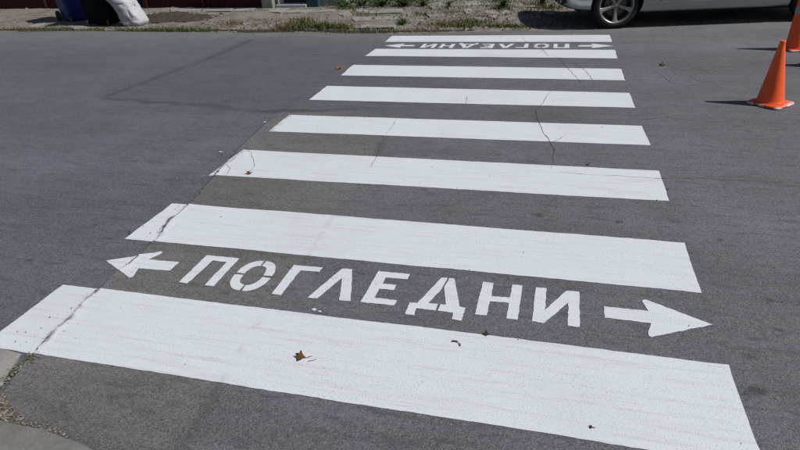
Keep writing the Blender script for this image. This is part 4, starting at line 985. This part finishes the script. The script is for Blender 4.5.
sheet_fence(-9.14, -6.10, M['maroon'], 'metal_gate', 'maroon sheet metal gate next to the concrete gate post', 'gate', 2)
gp = empty('gate_post', (-5.93, wy(-5.93) - 0.05, 0.0), WA); tag(gp, 'square concrete gate post between gate and doorway', 'post')
box_obj('shaft', (-0.13, -0.13, -0.04), (0.13, 0.13, 2.15), M['concrete'], gp, 0.015); box_obj('cap', (-0.17, -0.17, 2.152), (0.17, 0.17, 2.22), M['concrete'], gp, 0.02)

hx = -5.78; gw = empty('doorway', (hx, wy(hx) + 0.05, 0.0), WA); tag(gw, 'yard doorway with pale threshold, dark door and teal side panel', 'doorway')
box_obj('wall', (1.0, 0.0, -0.05), (1.55, 0.25, 2.4), M['concrete'], gw, 0.004)
box_obj('lintel', (0.0, 0.002, 2.302), (0.997, 0.248, 2.4), M['plaster'], gw, 0.004)
dr = box_obj('door', (0.10, 0.09, 0.14), (0.66, 0.13, 2.2), M['navy'], gw, 0.006)
for z0, z1 in ((0.3, 0.95), (1.15, 2.05)): box_obj('door_panel', (0.18, 0.082, z0), (0.58, 0.092, z1), M['navy'], dr, 0.004)
box_obj('handle', (0.60, 0.04, 1.05), (0.63, 0.089, 1.17), M['chrome'], dr, 0.006)
box_obj('threshold', (0.015, -0.14, -0.03), (0.72, 0.16, 0.135), M['whitewood'], gw, 0.012)
box_obj('door_frame', (0.02, 0.03, 0.137), (0.097, 0.2, 2.3), M['whitewood'], gw, 0.006); box_obj('door_frame', (0.663, 0.03, 0.137), (0.72, 0.2, 2.3), M['whitewood'], gw, 0.006); box_obj('door_frame', (0.10, 0.03, 2.203), (0.66, 0.2, 2.298), M['whitewood'], gw, 0.006)
box_obj('teal_side_panel', (0.725, -0.12, -0.02), (0.995, 0.12, 2.298), M['teal'], gw, 0.01)

house = empty('house', (-4.2, 15.4, 0.0), WA); tag(house, 'cream plastered house with two windows and a clay roof behind the weeds', 'house')
box_obj('wall', (0.0, 0.0, -0.05), (9.5, 6.0, 3.0), M['plaster'], house)
for x0 in (1.4, 5.6):
    wf = box_obj('window', (x0, -0.036, 1.0), (x0 + 1.3, -0.002, 2.3), M['whitewood'], house, 0.006)
    for a in (0.08, 0.69): box_obj('pane', (x0 + a, -0.048, 1.08), (x0 + a + 0.53, -0.0362, 2.22), M['wpane'], wf)
    box_obj('sill', (x0 - 0.06, -0.12, 0.94), (x0 + 1.36, -0.002, 0.997), M['concrete'], wf)
bm = bmesh.new()
vs_ = [bm.verts.new(v) for v in ((-0.4, -0.35, 3.003), (9.9, -0.35, 3.003), (9.9, 6.4, 3.003), (-0.4, 6.4, 3.003), (2.5, 3.0, 4.8), (7.0, 3.0, 4.8))]
for f in ((0, 1, 5, 4), (1, 2, 5), (2, 3, 4, 5), (3, 0, 4), (3, 2, 1, 0)): bm.faces.new([vs_[i] for i in f])
from_bm('roof', bm, M['rooftile'], house)
